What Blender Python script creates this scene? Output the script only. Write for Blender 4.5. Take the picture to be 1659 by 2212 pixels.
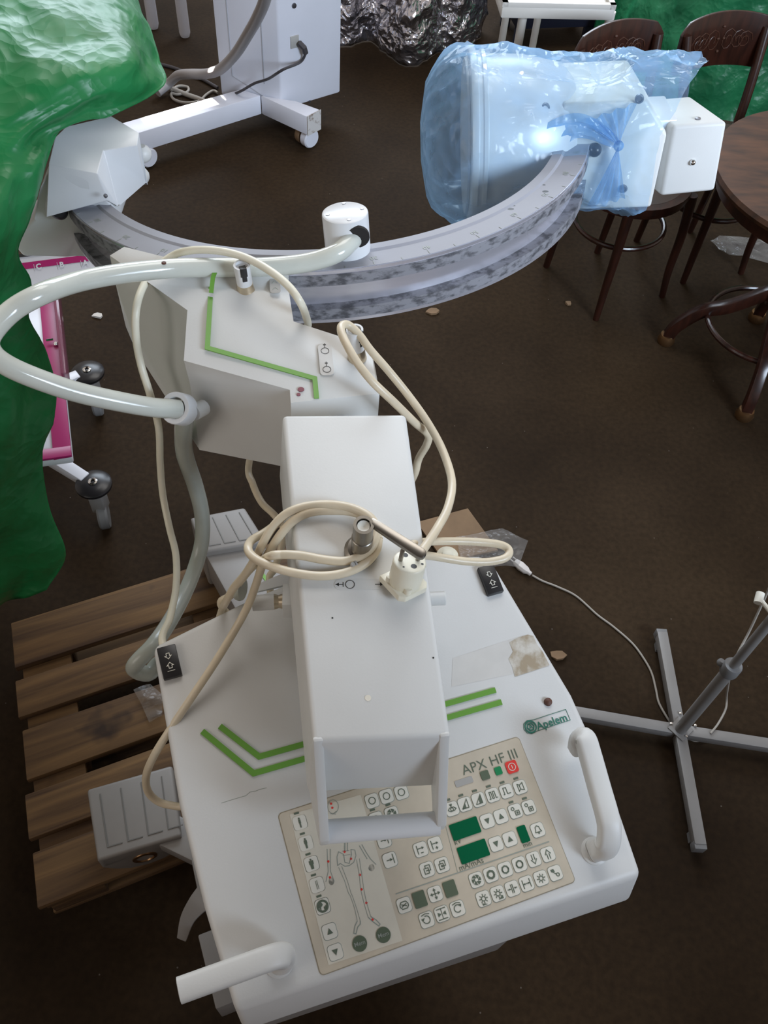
import bpy, bmesh, math, random
from mathutils import Vector, Matrix, noise
random.seed(7)
for o in list(bpy.data.objects): bpy.data.objects.remove(o, do_unlink=True)
SC = bpy.context.scene; COL = SC.collection
PI = math.pi

# ------------------------------------------------------------------ camera
W, HH, F, CAMH = 1659.0, 2212.0, 1900.0, 2.2
nad = Vector(((700-W/2)/F, -(2500-HH/2)/F, -1.0)).normalized()
_up = -nad
_fw = Vector((0, 0, -1)); _y = (_fw-_up*_fw.dot(_up)).normalized(); _x = _y.cross(_up)
RC = Matrix((_x, _y, _up))                       # camera space -> world
CAM = Vector((0, 0, CAMH))
cd = bpy.data.cameras.new('camera'); co = bpy.data.objects.new('camera', cd); COL.objects.link(co)
co.matrix_world = Matrix.Translation(CAM) @ RC.to_4x4()
cd.sensor_fit = 'VERTICAL'; cd.sensor_height = 24.0; cd.lens = F/HH*24.0
cd.clip_start = 0.02; cd.clip_end = 60
SC.camera = co

# ------------------------------------------------------------------ light
wd = bpy.data.worlds.new('world'); SC.world = wd; wd.use_nodes = True
bg = wd.node_tree.nodes['Background']; bg.inputs[0].default_value = (0.90, 0.80, 0.72, 1); bg.inputs[1].default_value = 0.50
def area(name, loc, target, sx, sy, power, col):
    l = bpy.data.lights.new(name, 'AREA'); l.shape = 'RECTANGLE'; l.size = sx; l.size_y = sy; l.energy = power; l.color = col
    o = bpy.data.objects.new(name, l); COL.objects.link(o); o.location = loc
    o.rotation_euler = (Vector(target)-Vector(loc)).to_track_quat('-Z', 'Y').to_euler(); return o
area('assumed_window_light', (-1.0, 7.4, 4.2), (-0.2, 1.6, 0.9), 5.0, 2.2, 345, (0.76, 0.87, 1.0))  # unseen far window, assumed from the cool light at the back
area('added_overhead_fill', (0.2, 3.9, 5.6), (0.0, 1.7, 0.8), 3.0, 2.0, 78, (1.0, 0.98, 0.95))  # added soft overhead light, no roof opening known
area('assumed_side_fill', (2.6, -0.7, 2.75), (-0.2, 3.2, 0.9), 1.8, 1.2, 48, (0.70, 0.83, 1.0)).data.spread = math.radians(75)  # added right-front fill, assumed from the brighter faces; no window known there
area('fill_light', (-1.9, -0.8, 2.4), (-0.25, 1.1, 1.3), 2.0, 1.4, 8.0, (1.0, 0.94, 0.87)).data.spread = math.radians(110)  # added soft fill from behind left, not a known opening
SC.view_settings.view_transform = 'Standard'; SC.view_settings.look = 'None'
SC.view_settings.exposure = 0.14; SC.view_settings.gamma = 1.0; SC.view_settings.use_curve_mapping = False

# ------------------------------------------------------------------ locating helpers
def ray(px, py): return RC @ Vector(((px-W/2)/F, -(py-HH/2)/F, -1.0))
def at(px, py, z):
    d = ray(px, py); return CAM + d*((z-CAMH)/d.z)
def onp(px, py, p0, n):
    d = ray(px, py); return CAM + d*((p0-CAM).dot(n)/d.dot(n))
def proj(p):
    c = RC.transposed() @ (Vector(p)-CAM); return (W/2-F*c.x/c.z, HH/2+F*c.y/c.z)
def drop(p, py):                                  # point under p whose image row is py
    lo, hi = 0.0, p.z+0.5
    for _ in range(50):
        m = (lo+hi)/2
        if proj(Vector((p.x, p.y, m)))[1] > py: lo = m
        else: hi = m
    return Vector((p.x, p.y, m))
def ats(l): return [at(*q) for q in l]

# ------------------------------------------------------------------ mesh helpers
WM = {}
class MB:
    def __init__(s): s.v = []; s.f = []; s.m = []
    def vert(s, p): s.v.append(Vector(p)); return len(s.v)-1
    def face(s, idx, m=0): s.f.append(tuple(idx)); s.m.append(m)
    def poly(s, pts, m=0):
        i = [s.vert(p) for p in pts]; s.face(i, m)
    def hull8(s, b, t, m=0):                       # b, t: rings of n points (bottom, top)
        n = len(b); i = [s.vert(p) for p in b]; j = [s.vert(p) for p in t]
        s.face(i[::-1], m); s.face(j, m)
        for k in range(n): s.face((i[k], i[(k+1) % n], j[(k+1) % n], j[k]), m)
    def box(s, c, hx, hy, hz, X=(1, 0, 0), Y=(0, 1, 0), Z=(0, 0, 1), m=0):
        c = Vector(c); X = Vector(X)*hx; Y = Vector(Y)*hy; Z = Vector(Z)*hz
        s.hull8([c-X-Y-Z, c+X-Y-Z, c+X+Y-Z, c-X+Y-Z], [c-X-Y+Z, c+X-Y+Z, c+X+Y+Z, c-X+Y+Z], m)
    def rings(s, rings, closed=True, cap=True, m=0, loop=False):
        idx = [[s.vert(p) for p in r] for r in rings]; n = len(rings[0])
        K = len(idx)
        for a in range(K if loop else K-1):
            A, B = idx[a], idx[(a+1) % K]
            for k in range(n if closed else n-1):
                s.face((A[k], A[(k+1) % n], B[(k+1) % n], B[k]), m)
        if cap and not loop and closed:
            s.face(idx[0][::-1], m); s.face(idx[-1], m)
    def tube(s, pts, r, n=10, m=0, cap=True, ref=None):
        pts = [Vector(p) for p in pts]; rs = r if isinstance(r, (list, tuple)) else [r]*len(pts)
        T = []
        for i in range(len(pts)):
            a = pts[max(0, i-1)]; b = pts[min(len(pts)-1, i+1)]; T.append((b-a).normalized())
        u = Vector(ref) if ref else (Vector((0, 0, 1)) if abs(T[0].z) < 0.9 else Vector((1, 0, 0)))
        u = (u-T[0]*u.dot(T[0])).normalized(); R = []
        for i, p in enumerate(pts):
            u = (u-T[i]*u.dot(T[i])).normalized(); w = T[i].cross(u)
            R.append([p+(u*math.cos(2*PI*k/n)+w*math.sin(2*PI*k/n))*rs[i] for k in range(n)])
        s.rings(R, cap=cap, m=m)
    def lathe(s, c, ax, prof, n=32, m=0, ref=None, cap=True):   # prof: list of (r, h)
        c = Vector(c); ax = Vector(ax).normalized()
        u = Vector(ref) if ref else (Vector((1, 0, 0)) if abs(ax.x) < 0.9 else Vector((0, 1, 0)))
        u = (u-ax*u.dot(ax)).normalized(); w = ax.cross(u)
        s.rings([[c+ax*h+(u*math.cos(2*PI*k/n)+w*math.sin(2*PI*k/n))*max(r, 1e-5) for k in range(n)] for r, h in prof], m=m, cap=cap)
    def sweep(s, pts, prof, up, m=0, cap=True, loop=False, scales=None):   # prof: (side, up) pairs
        pts = [Vector(p) for p in pts]; R = []; n = len(pts)
        for i, p in enumerate(pts):
            if loop: a = pts[i-1]; b = pts[(i+1) % n]
            else: a = pts[max(0, i-1)]; b = pts[min(n-1, i+1)]
            t = (b-a).normalized(); U = Vector(up); U = (U-t*U.dot(t)).normalized(); S = t.cross(U)
            k = scales[i] if scales else 1
            R.append([p+S*(x*k)+U*(y*k) for x, y in prof])
        s.rings(R, cap=cap, m=m, loop=loop)
    def sphere(s, c, r, n=16, sc=(1, 1, 1), m=0):
        c = Vector(c); R = []
        for i in range(1, n//2):
            a = PI*i/(n//2)
            R.append([c+Vector((math.sin(a)*math.cos(2*PI*k/n)*r*sc[0], math.sin(a)*math.sin(2*PI*k/n)*r*sc[1], -math.cos(a)*r*sc[2])) for k in range(n)])
        s.rings(R, m=m)
def cat(pts, seg=8):
    pts = [Vector(p) for p in pts]; out = []
    P = [pts[0]*2-pts[1]]+pts+[pts[-1]*2-pts[-2]]
    for i in range(1, len(P)-2):
        a, b, c, d = P[i-1:i+3]
        for k in range(seg):
            t = k/seg
            out.append(0.5*((2*b)+(c-a)*t+(2*a-5*b+4*c-d)*t*t+(3*b-a-3*c+d)*t**3))
    out.append(pts[-1]); return out

def link(name, me, mats, parent, loc_mat):
    o = bpy.data.objects.new(name, me)
    for m in (mats if isinstance(mats, (list, tuple)) else [mats]): me.materials.append(MAT[m])
    COL.objects.link(o)
    if parent: o.parent = parent
    o.matrix_basis = loc_mat
    WM[o.name] = (WM[parent.name] if parent else Matrix()) @ loc_mat
    return o
def build(name, mb, mats, parent=None, bevel=0.0, seg=2, smooth=True, angle=32, rot=None, merge=True, local=False):
    """mb holds WORLD coordinates (or parent-local ones with local=True); origin goes to the middle"""
    PM = (WM[parent.name] if parent else Matrix())
    inv = Matrix() if local else PM.inverted()
    vs = [inv @ v for v in mb.v]
    lo = Vector([min(v[i] for v in vs) for i in range(3)]); hi = Vector([max(v[i] for v in vs) for i in range(3)])
    c = (lo+hi)/2
    LM = Matrix.Translation(c)
    if rot is not None: LM = LM @ (rot.to_4x4())
    LI = LM.inverted()
    me = bpy.data.meshes.new(name); me.from_pydata([LI @ v for v in vs], [], mb.f)
    for p, m in zip(me.polygons, mb.m): p.material_index = m
    bm = bmesh.new(); bm.from_mesh(me)
    if merge: bmesh.ops.remove_doubles(bm, verts=bm.verts, dist=1e-5)
    bmesh.ops.recalc_face_normals(bm, faces=bm.faces)
    if bevel > 0:
        es = [e for e in bm.edges if len(e.link_faces) == 2 and e.calc_face_angle(0) > math.radians(25)]
        bmesh.ops.bevel(bm, geom=es, offset=bevel, segments=seg, profile=0.5, affect='EDGES', clamp_overlap=True)
    bm.to_mesh(me); bm.free()
    if smooth:
        for p in me.polygons: p.use_smooth = True
        me.set_sharp_from_angle(angle=math.radians(angle))
    return link(name, me, mats, parent, LM)
def tag(o, label=None, cat_=None, group=None, kind=None):
    if label: o['label'] = label
    if cat_: o['category'] = cat_
    if group: o['group'] = group
    if kind: o['kind'] = kind
    return o
def empty(name, loc, rz=0.0, label=None, cat_=None, group=None):
    o = bpy.data.objects.new(name, None); COL.objects.link(o); o.empty_display_size = 0.1
    M = Matrix.Translation(Vector(loc)) @ Matrix.Rotation(rz, 4, 'Z'); o.matrix_basis = M; WM[o.name] = M
    return tag(o, label, cat_, group)
def text_mesh(mb, s, origin, X, Y, size, m=0, lift=0.0004, bold=0.0, shear=0.0, center=True):
    cu = bpy.data.curves.new('t', 'FONT'); cu.body = s; cu.size = 1.0; cu.offset = bold; cu.shear = shear
    if center: cu.align_x = 'CENTER'; cu.align_y = 'CENTER'
    cu.resolution_u = 3
    ob = bpy.data.objects.new('t', cu); COL.objects.link(ob)
    dg = bpy.context.evaluated_depsgraph_get(); dg.update()
    me = bpy.data.meshes.new_from_object(ob.evaluated_get(dg))
    X = Vector(X); Y = Vector(Y); N = X.cross(Y).normalized(); o = Vector(origin)+N*lift
    base = len(mb.v)
    for v in me.vertices: mb.v.append(o+X*(v.co.x*size)+Y*(v.co.y*size))
    for p in me.polygons: mb.face([base+i for i in p.vertices], m)
    bpy.data.objects.remove(ob); bpy.data.curves.remove(cu); bpy.data.meshes.remove(me)

# ------------------------------------------------------------------ materials
MAT = {}
def mat(name, col, rough=0.5, metal=0.0, var=0.0, vscale=6.0, bump=0.0, bscale=40.0, spec=0.5, col2=None, coat=0.0, trans=None, alpha=1.0, detail=4.0, lo=0.35, hi=0.65, stretch=None, rvar=0.0, bdist=0.01):
    m = bpy.data.materials.new(name); m.use_nodes = True; MAT[name] = m
    nt = m.node_tree; b = nt.nodes['Principled BSDF']
    b.inputs['Base Color'].default_value = (*col, 1); b.inputs['Roughness'].default_value = rough; b.inputs['Metallic'].default_value = metal
    b.inputs['Specular IOR Level'].default_value = spec; b.inputs['Coat Weight'].default_value = coat; b.inputs['Alpha'].default_value = alpha
    tc = nt.nodes.new('ShaderNodeTexCoord'); src = tc.outputs['Object']
    if stretch:
        mp = nt.nodes.new('ShaderNodeMapping'); mp.inputs['Scale'].default_value = stretch; nt.links.new(src, mp.inputs['Vector']); src = mp.outputs['Vector']
    if col2 is None and var > 0: col2 = tuple(c*(1-var) for c in col)
    if col2 is not None:
        n = nt.nodes.new('ShaderNodeTexNoise'); n.inputs['Scale'].default_value = vscale; n.inputs['Detail'].default_value = detail; n.inputs['Roughness'].default_value = 0.6
        nt.links.new(src, n.inputs['Vector'])
        r = nt.nodes.new('ShaderNodeValToRGB'); r.color_ramp.elements[0].position = lo; r.color_ramp.elements[1].position = hi
        r.color_ramp.elements[0].color = (*col2, 1); r.color_ramp.elements[1].color = (*col, 1)
        nt.links.new(n.outputs['Fac'], r.inputs['Fac']); nt.links.new(r.outputs['Color'], b.inputs['Base Color'])
        if rvar:
            mr = nt.nodes.new('ShaderNodeMapRange'); mr.inputs['To Min'].default_value = rough+rvar; mr.inputs['To Max'].default_value = rough
            nt.links.new(n.outputs['Fac'], mr.inputs['Value']); nt.links.new(mr.outputs['Result'], b.inputs['Roughness'])
    if bump > 0:
        n = nt.nodes.new('ShaderNodeTexNoise'); n.inputs['Scale'].default_value = bscale; n.inputs['Detail'].default_value = 5.0
        nt.links.new(src, n.inputs['Vector'])
        bp = nt.nodes.new('ShaderNodeBump'); bp.inputs['Strength'].default_value = bump; bp.inputs['Distance'].default_value = bdist
        nt.links.new(n.outputs['Fac'], bp.inputs['Height']); nt.links.new(bp.outputs['Normal'], b.inputs['Normal'])
    if trans is not None:
        b.inputs['Transmission Weight'].default_value = trans
    return m
mat('white_paint', (0.66, 0.66, 0.64), 0.42, var=0.05, vscale=5, bump=0.08, bscale=350, bdist=0.001)
mat('console_paint', (0.64, 0.64, 0.625), 0.45, var=0.06, vscale=4, bump=0.10, bscale=400, bdist=0.001)
mat('base_paint_shaded', (0.235, 0.22, 0.205), 0.5, var=0.12, vscale=5)  # machine paint darkened: the shade low on the base is in the colour
mat('rib_shade', (0.13, 0.125, 0.115), 0.5)
mat('gloss_white', (0.72, 0.73, 0.74), 0.28, var=0.04, vscale=8)
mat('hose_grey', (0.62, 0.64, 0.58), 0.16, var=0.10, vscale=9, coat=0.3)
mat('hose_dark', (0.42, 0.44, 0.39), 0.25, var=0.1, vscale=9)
mat('cream_cable', (0.70, 0.60, 0.44), 0.35, var=0.14, vscale=18)
mat('ivory_plastic', (0.78, 0.74, 0.60), 0.35, var=0.06, vscale=20)
mat('panel_beige', (0.60, 0.53, 0.42), 0.38, var=0.14, vscale=14)
mat('panel_pale', (0.68, 0.64, 0.54), 0.38, var=0.08, vscale=14)
mat('panel_edge', (0.36, 0.32, 0.24), 0.5)
mat('key_white', (0.72, 0.70, 0.62), 0.4)
mat('ink_green', (0.11, 0.14, 0.10), 0.5)
mat('ink_grey', (0.30, 0.33, 0.29), 0.5)
mat('ink_black', (0.02, 0.02, 0.02), 0.5)
mat('key_dark', (0.10, 0.13, 0.085), 0.45)
mat('display_green', (0.0, 0.11, 0.045), 0.25)
mat('key_green', (0.01, 0.22, 0.08), 0.4)
mat('key_red', (0.72, 0.05, 0.04), 0.4)
mat('key_grey', (0.38, 0.37, 0.35), 0.5)
mat('stripe_green', (0.14, 0.33, 0.05), 0.4)
mat('logo_green', (0.03, 0.19, 0.14), 0.45)
mat('aluminium', (0.74, 0.74, 0.78), 0.34, metal=0.85, var=0.05, vscale=12)
mat('scale_face', (0.33, 0.335, 0.375), 0.6, metal=0.0, var=0.05, vscale=9, spec=0.4)
mat('polished_steel', (0.78, 0.77, 0.84), 0.24, metal=0.72, var=0.12, vscale=3, stretch=(1, 1, 8))
mat('worn_rail', (0.27, 0.27, 0.295), 0.5, metal=0.2, col2=(0.085, 0.085, 0.095), vscale=46, detail=9, lo=0.38, hi=0.54, stretch=(1, 1, 2.2))
mat('brushed_steel', (0.30, 0.275, 0.24), 0.34, metal=1.0, var=0.15, vscale=20)
mat('sleeve_metal', (0.62, 0.52, 0.38), 0.30, metal=0.9, var=0.1, vscale=20)
mat('black_plastic', (0.018, 0.017, 0.018), 0.38)
mat('black_gloss', (0.012, 0.011, 0.012), 0.28, spec=0.4)
mat('drum_paint', (0.72, 0.73, 0.76), 0.32, metal=0.1, var=0.05)
mat('screw_steel', (0.22, 0.22, 0.24), 0.35, metal=0.9)
mat('dark_gap', (0.015, 0.013, 0.012), 0.8)
mat('residue', (0.36, 0.29, 0.20), 0.75, col2=(0.60, 0.57, 0.51), vscale=28, detail=8, lo=0.42, hi=0.58)
mat('label_trace', (0.62, 0.605, 0.575), 0.6, var=0.06, vscale=25)
mat('spot_pale', (0.74, 0.70, 0.60), 0.5)
mat('rust_spot', (0.10, 0.04, 0.025), 0.6)
mat('maroon_mark', (0.20, 0.05, 0.07), 0.5)
mat('clear_label', (0.60, 0.60, 0.58), 0.25)
mat('foil', (0.74, 0.72, 0.77), 0.15, metal=0.9, col2=(0.45, 0.44, 0.47), vscale=5)
mat('steel_sheet', (0.6, 0.58, 0.58), 0.3, metal=0.9)
mat('dark_wood', (0.040, 0.012, 0.007), 0.28, col2=(0.016, 0.006, 0.004), vscale=7, stretch=(6, 6, 1), coat=0.12)
mat('seat_wood', (0.05, 0.026, 0.014), 0.4, col2=(0.02, 0.011, 0.007), vscale=5)
mat('table_wood', (0.085, 0.034, 0.015), 0.42, col2=(0.026, 0.011, 0.006), vscale=5, stretch=(1.2, 5, 1), detail=6)
mat('carving', (0.07, 0.028, 0.016), 0.4)
mat('brass', (0.30, 0.17, 0.08), 0.32, metal=0.9)
mat('stand_grey', (0.22, 0.21, 0.20), 0.42, var=0.1, vscale=8)
mat('stand_collar', (0.17, 0.17, 0.17), 0.5)
mat('thin_cord', (0.34, 0.31, 0.27), 0.5)
mat('plug_white', (0.62, 0.58, 0.55), 0.4)
mat('bg_white', (0.74, 0.75, 0.82), 0.38, var=0.04, vscale=4)
mat('bg_grey', (0.42, 0.43, 0.47), 0.45, var=0.05)
mat('scuffed_end', (0.62, 0.60, 0.58), 0.5, col2=(0.24, 0.18, 0.14), vscale=30, lo=0.36, hi=0.46)
mat('bg_hose', (0.36, 0.34, 0.34), 0.4)
mat('dark_cord', (0.05, 0.045, 0.05), 0.5)
mat('magenta', (0.34, 0.010, 0.115), 0.4)
mat('smoky_acrylic', (0.22, 0.06, 0.10), 0.12, alpha=0.7)
mat('tray_white', (0.62, 0.62, 0.66), 0.35, var=0.04)
mat('navy_box', (0.012, 0.014, 0.030), 0.5)
mat('cream_paint', (0.66, 0.63, 0.58), 0.4, var=0.05)
mat('brown_scrap', (0.24, 0.15, 0.08), 0.8, var=0.3)
mat('paper_scrap', (0.55, 0.52, 0.48), 0.8)
mat('dim_plaster', (0.42, 0.34, 0.29), 0.9, var=0.2, vscale=3)
mat('chrome', (0.75, 0.74, 0.72), 0.1, metal=1.0)

def mat_floor():
    m = bpy.data.materials.new('floor_concrete'); m.use_nodes = True; MAT['floor_concrete'] = m
    nt = m.node_tree; b = nt.nodes['Principled BSDF']; N = nt.nodes; L = nt.links
    tc = N.new('ShaderNodeTexCoord')
    n1 = N.new('ShaderNodeTexNoise'); n1.inputs['Scale'].default_value = 1.6; n1.inputs['Detail'].default_value = 7
    n2 = N.new('ShaderNodeTexNoise'); n2.inputs['Scale'].default_value = 60; n2.inputs['Detail'].default_value = 5
    n3 = N.new('ShaderNodeTexVoronoi'); n3.inputs['Scale'].default_value = 15; n3.feature = 'F1'
    for n in (n1, n2, n3): L.new(tc.outputs['Object'], n.inputs['Vector'])
    r1 = N.new('ShaderNodeValToRGB'); e = r1.color_ramp.elements; e[0].position = 0.3; e[1].position = 0.7
    e[0].color = (0.0150, 0.0080, 0.0030, 1); e[1].color = (0.040, 0.0245, 0.0120, 1)
    r2 = N.new('ShaderNodeValToRGB'); e = r2.color_ramp.elements; e[0].position = 0.3; e[1].position = 0.75
    e[0].color = (0.72, 0.70, 0.68, 1); e[1].color = (1.15, 1.15, 1.15, 1)
    mx = N.new('ShaderNodeMix'); mx.data_type = 'RGBA'; mx.blend_type = 'MULTIPLY'; mx.inputs[0].default_value = 1
    L.new(n1.outputs['Fac'], r1.inputs['Fac']); L.new(n2.outputs['Fac'], r2.inputs['Fac'])
    L.new(r1.outputs['Color'], mx.inputs[6]); L.new(r2.outputs['Color'], mx.inputs[7])
    r3 = N.new('ShaderNodeValToRGB'); e = r3.color_ramp.elements; e[0].position = 0.020; e[1].position = 0.034
    e[0].color = (1, 1, 1, 1); e[1].color = (0, 0, 0, 1); L.new(n3.outputs['Distance'], r3.inputs['Fac'])
    mx2 = N.new('ShaderNodeMix'); mx2.data_type = 'RGBA'; L.new(r3.outputs['Color'], mx2.inputs[0])
    L.new(mx.outputs[2], mx2.inputs[6]); mx2.inputs[7].default_value = (0.12, 0.10, 0.085, 1)
    L.new(mx2.outputs[2], b.inputs['Base Color'])
    b.inputs['Roughness'].default_value = 0.75; b.inputs['Specular IOR Level'].default_value = 0.12
    bp = N.new('ShaderNodeBump'); bp.inputs['Strength'].default_value = 0.25; bp.inputs['Distance'].default_value = 0.004
    L.new(n2.outputs['Fac'], bp.inputs['Height']); L.new(bp.outputs['Normal'], b.inputs['Normal'])
mat_floor()
def mat_wood_board():
    m = bpy.data.materials.new('pallet_wood'); m.use_nodes = True; MAT['pallet_wood'] = m
    nt = m.node_tree; b = nt.nodes['Principled BSDF']; N = nt.nodes; L = nt.links
    tc = N.new('ShaderNodeTexCoord'); oi = N.new('ShaderNodeObjectInfo')
    ad = N.new('ShaderNodeVectorMath'); ad.operation = 'ADD'; L.new(tc.outputs['Object'], ad.inputs[0])
    cb = N.new('ShaderNodeCombineXYZ'); ml = N.new('ShaderNodeMath'); ml.operation = 'MULTIPLY'; ml.inputs[1].default_value = 37
    L.new(oi.outputs['Random'], ml.inputs[0]); L.new(ml.outputs[0], cb.inputs[0]); L.new(ml.outputs[0], cb.inputs[2]); L.new(cb.outputs[0], ad.inputs[1])
    mp = N.new('ShaderNodeMapping'); mp.inputs['Scale'].default_value = (1.6, 26, 26); L.new(ad.outputs[0], mp.inputs['Vector'])
    n1 = N.new('ShaderNodeTexNoise'); n1.inputs['Scale'].default_value = 1.5; n1.inputs['Detail'].default_value = 8; n1.inputs['Distortion'].default_value = 0.6
    L.new(mp.outputs[0], n1.inputs['Vector'])
    r = N.new('ShaderNodeValToRGB'); e = r.color_ramp.elements; e[0].position = 0.30; e[1].position = 0.72
    e[0].color = (0.042, 0.018, 0.006, 1); e[1].color = (0.175, 0.096, 0.034, 1)
    L.new(n1.outputs['Fac'], r.inputs['Fac'])
    n2 = N.new('ShaderNodeTexNoise'); n2.inputs['Scale'].default_value = 7; n2.inputs['Detail'].default_value = 3; L.new(ad.outputs[0], n2.inputs['Vector'])
    r2 = N.new('ShaderNodeValToRGB'); e = r2.color_ramp.elements; e[0].position = 0.27; e[1].position = 0.36
    e[0].color = (0.25, 0.2, 0.18, 1); e[1].color = (1, 1, 1, 1); L.new(n2.outputs['Fac'], r2.inputs['Fac'])
    mx = N.new('ShaderNodeMix'); mx.data_type = 'RGBA'; mx.blend_type = 'MULTIPLY'; mx.inputs[0].default_value = 1
    L.new(r.outputs['Color'], mx.inputs[6]); L.new(r2.outputs['Color'], mx.inputs[7]); L.new(mx.outputs[2], b.inputs['Base Color'])
    b.inputs['Roughness'].default_value = 0.75
    bp = N.new('ShaderNodeBump'); bp.inputs['Strength'].default_value = 0.4; bp.inputs['Distance'].default_value = 0.003
    L.new(n1.outputs['Fac'], bp.inputs['Height']); L.new(bp.outputs['Normal'], b.inputs['Normal'])
mat_wood_board()
def mat_tarp(name, col, col2):
    m = bpy.data.materials.new(name); m.use_nodes = True; MAT[name] = m
    nt = m.node_tree; b = nt.nodes['Principled BSDF']; N = nt.nodes; L = nt.links
    tc = N.new('ShaderNodeTexCoord')
    n3 = N.new('ShaderNodeTexNoise'); n3.inputs['Scale'].default_value = 5; n3.inputs['Detail'].default_value = 4
    L.new(tc.outputs['Object'], n3.inputs['Vector'])
    r = N.new('ShaderNodeValToRGB'); e = r.color_ramp.elements; e[0].position = 0.35; e[1].position = 0.65; e[0].color = (*col2, 1); e[1].color = (*col, 1)
    L.new(n3.outputs['Fac'], r.inputs['Fac']); L.new(r.outputs['Color'], b.inputs['Base Color'])
    b.inputs['Roughness'].default_value = 0.36; b.inputs['Specular IOR Level'].default_value = 0.36
    crumple(nt, tc, b, 0.8, 0.010, 1.0)
def crumple(nt, tc, b, strength, dist, k):
    N = nt.nodes; L = nt.links
    nd = N.new('ShaderNodeTexNoise'); nd.inputs['Scale'].default_value = 5*k; nd.inputs['Detail'].default_value = 3; L.new(tc.outputs['Object'], nd.inputs['Vector'])
    vm = N.new('ShaderNodeVectorMath'); vm.operation = 'MULTIPLY_ADD'; vm.inputs[1].default_value = (0.12/k,)*3
    L.new(nd.outputs['Color'], vm.inputs[0]); L.new(tc.outputs['Object'], vm.inputs[2])
    last = None
    for sc, w in ((8*k, 1.0), (19*k, 0.5), (48*k, 0.22)):
        v = N.new('ShaderNodeTexVoronoi'); v.inputs['Scale'].default_value = sc; L.new(vm.outputs[0], v.inputs['Vector'])
        m_ = N.new('ShaderNodeMath'); m_.operation = 'MULTIPLY_ADD'; m_.inputs[1].default_value = w
        L.new(v.outputs['Distance'], m_.inputs[0])
        if last: L.new(last.outputs[0], m_.inputs[2])
        else: m_.inputs[2].default_value = 0
        last = m_
    bp = N.new('ShaderNodeBump'); bp.inputs['Strength'].default_value = strength; bp.inputs['Distance'].default_value = dist
    L.new(last.outputs[0], bp.inputs['Height']); L.new(bp.outputs['Normal'], b.inputs['Normal'])
mat_tarp('green_tarp', (0.020, 0.215, 0.066), (0.012, 0.145, 0.042))
mat_tarp('far_tarp', (0.020, 0.20, 0.082), (0.012, 0.12, 0.052))
_nt = MAT['foil'].node_tree; _tc = _nt.nodes.new('ShaderNodeTexCoord'); crumple(_nt, _tc, _nt.nodes['Principled BSDF'], 1.0, 0.05, 0.75)
def mat_film(name, col, base, wr, rough=0.16, bstr=0.8, bscale=14):
    m = bpy.data.materials.new(name); m.use_nodes = True; MAT[name] = m
    nt = m.node_tree; N = nt.nodes; L = nt.links; b = N['Principled BSDF']; out = N['Material Output']
    tc = N.new('ShaderNodeTexCoord')
    n1 = N.new('ShaderNodeTexNoise'); n1.inputs['Scale'].default_value = bscale; n1.inputs['Detail'].default_value = 6; n1.inputs['Distortion'].default_value = 1.2
    L.new(tc.outputs['Object'], n1.inputs['Vector'])
    b.inputs['Base Color'].default_value = (*col, 1); b.inputs['Roughness'].default_value = rough; b.inputs['Specular IOR Level'].default_value = 0.9
    crumple(nt, tc, b, bstr, 0.022, bscale/13)
    tr = N.new('ShaderNodeBsdfTransparent'); tr.inputs[0].default_value = (0.80+0.2*col[0], 0.84+0.16*col[1], 0.94, 1)
    lw = N.new('ShaderNodeLayerWeight'); lw.inputs['Blend'].default_value = 0.35
    mr = N.new('ShaderNodeMapRange'); mr.inputs['To Min'].default_value = base; mr.inputs['To Max'].default_value = wr
    L.new(lw.outputs['Facing'], mr.inputs['Value'])
    n2 = N.new('ShaderNodeTexNoise'); n2.noise_type = 'RIDGED_MULTIFRACTAL'; n2.inputs['Scale'].default_value = bscale*0.45; n2.inputs['Detail'].default_value = 3; n2.inputs['Distortion'].default_value = 0.8
    L.new(tc.outputs['Object'], n2.inputs['Vector'])
    m2 = N.new('ShaderNodeMapRange'); m2.inputs['From Min'].default_value = 0.55; m2.inputs['From Max'].default_value = 1.1; m2.inputs['To Max'].default_value = 0.22; L.new(n2.outputs['Fac'], m2.inputs['Value'])
    ad = N.new('ShaderNodeMath'); ad.operation = 'ADD'; ad.use_clamp = True; L.new(mr.outputs['Result'], ad.inputs[0]); L.new(m2.outputs['Result'], ad.inputs[1])
    mx = N.new('ShaderNodeMixShader'); L.new(ad.outputs[0], mx.inputs[0]); L.new(tr.outputs[0], mx.inputs[1])
    tl = N.new('ShaderNodeBsdfTranslucent'); tl.inputs[0].default_value = (*[min(1, c*1.1) for c in col], 1)
    m3 = N.new('ShaderNodeMixShader'); m3.inputs[0].default_value = 0.35; L.new(b.outputs[0], m3.inputs[1]); L.new(tl.outputs[0], m3.inputs[2]); L.new(m3.outputs[0], mx.inputs[2])
    L.new(mx.outputs[0], out.inputs['Surface'])
mat_film('blue_film', (0.38, 0.63, 0.98), 0.17, 0.72, rough=0.10, bstr=1.0, bscale=11)
mat_film('blue_gather', (0.22, 0.48, 0.88), 0.38, 0.8)
mat_film('clear_film', (0.62, 0.60, 0.58), 0.16, 0.6)

# ------------------------------------------------------------------ floor
fl = MB(); fl.box((0, 3.0, -0.05), 6, 7, 0.05)
tag(build('floor', fl, 'floor_concrete', smooth=False), kind='structure')
# unseen wall and low slab around the camera, added to dim the near end
fl = MB(); fl.box((0, -1.15, 1.6), 6, 0.08, 1.6); tag(build('shade_wall', fl, 'dim_plaster', smooth=False), kind='structure')
fl = MB(); fl.box((0, 0.02, 3.25), 6, 1.22, 0.05); tag(build('shade_ceiling', fl, 'dim_plaster', smooth=False), kind='structure')

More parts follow.
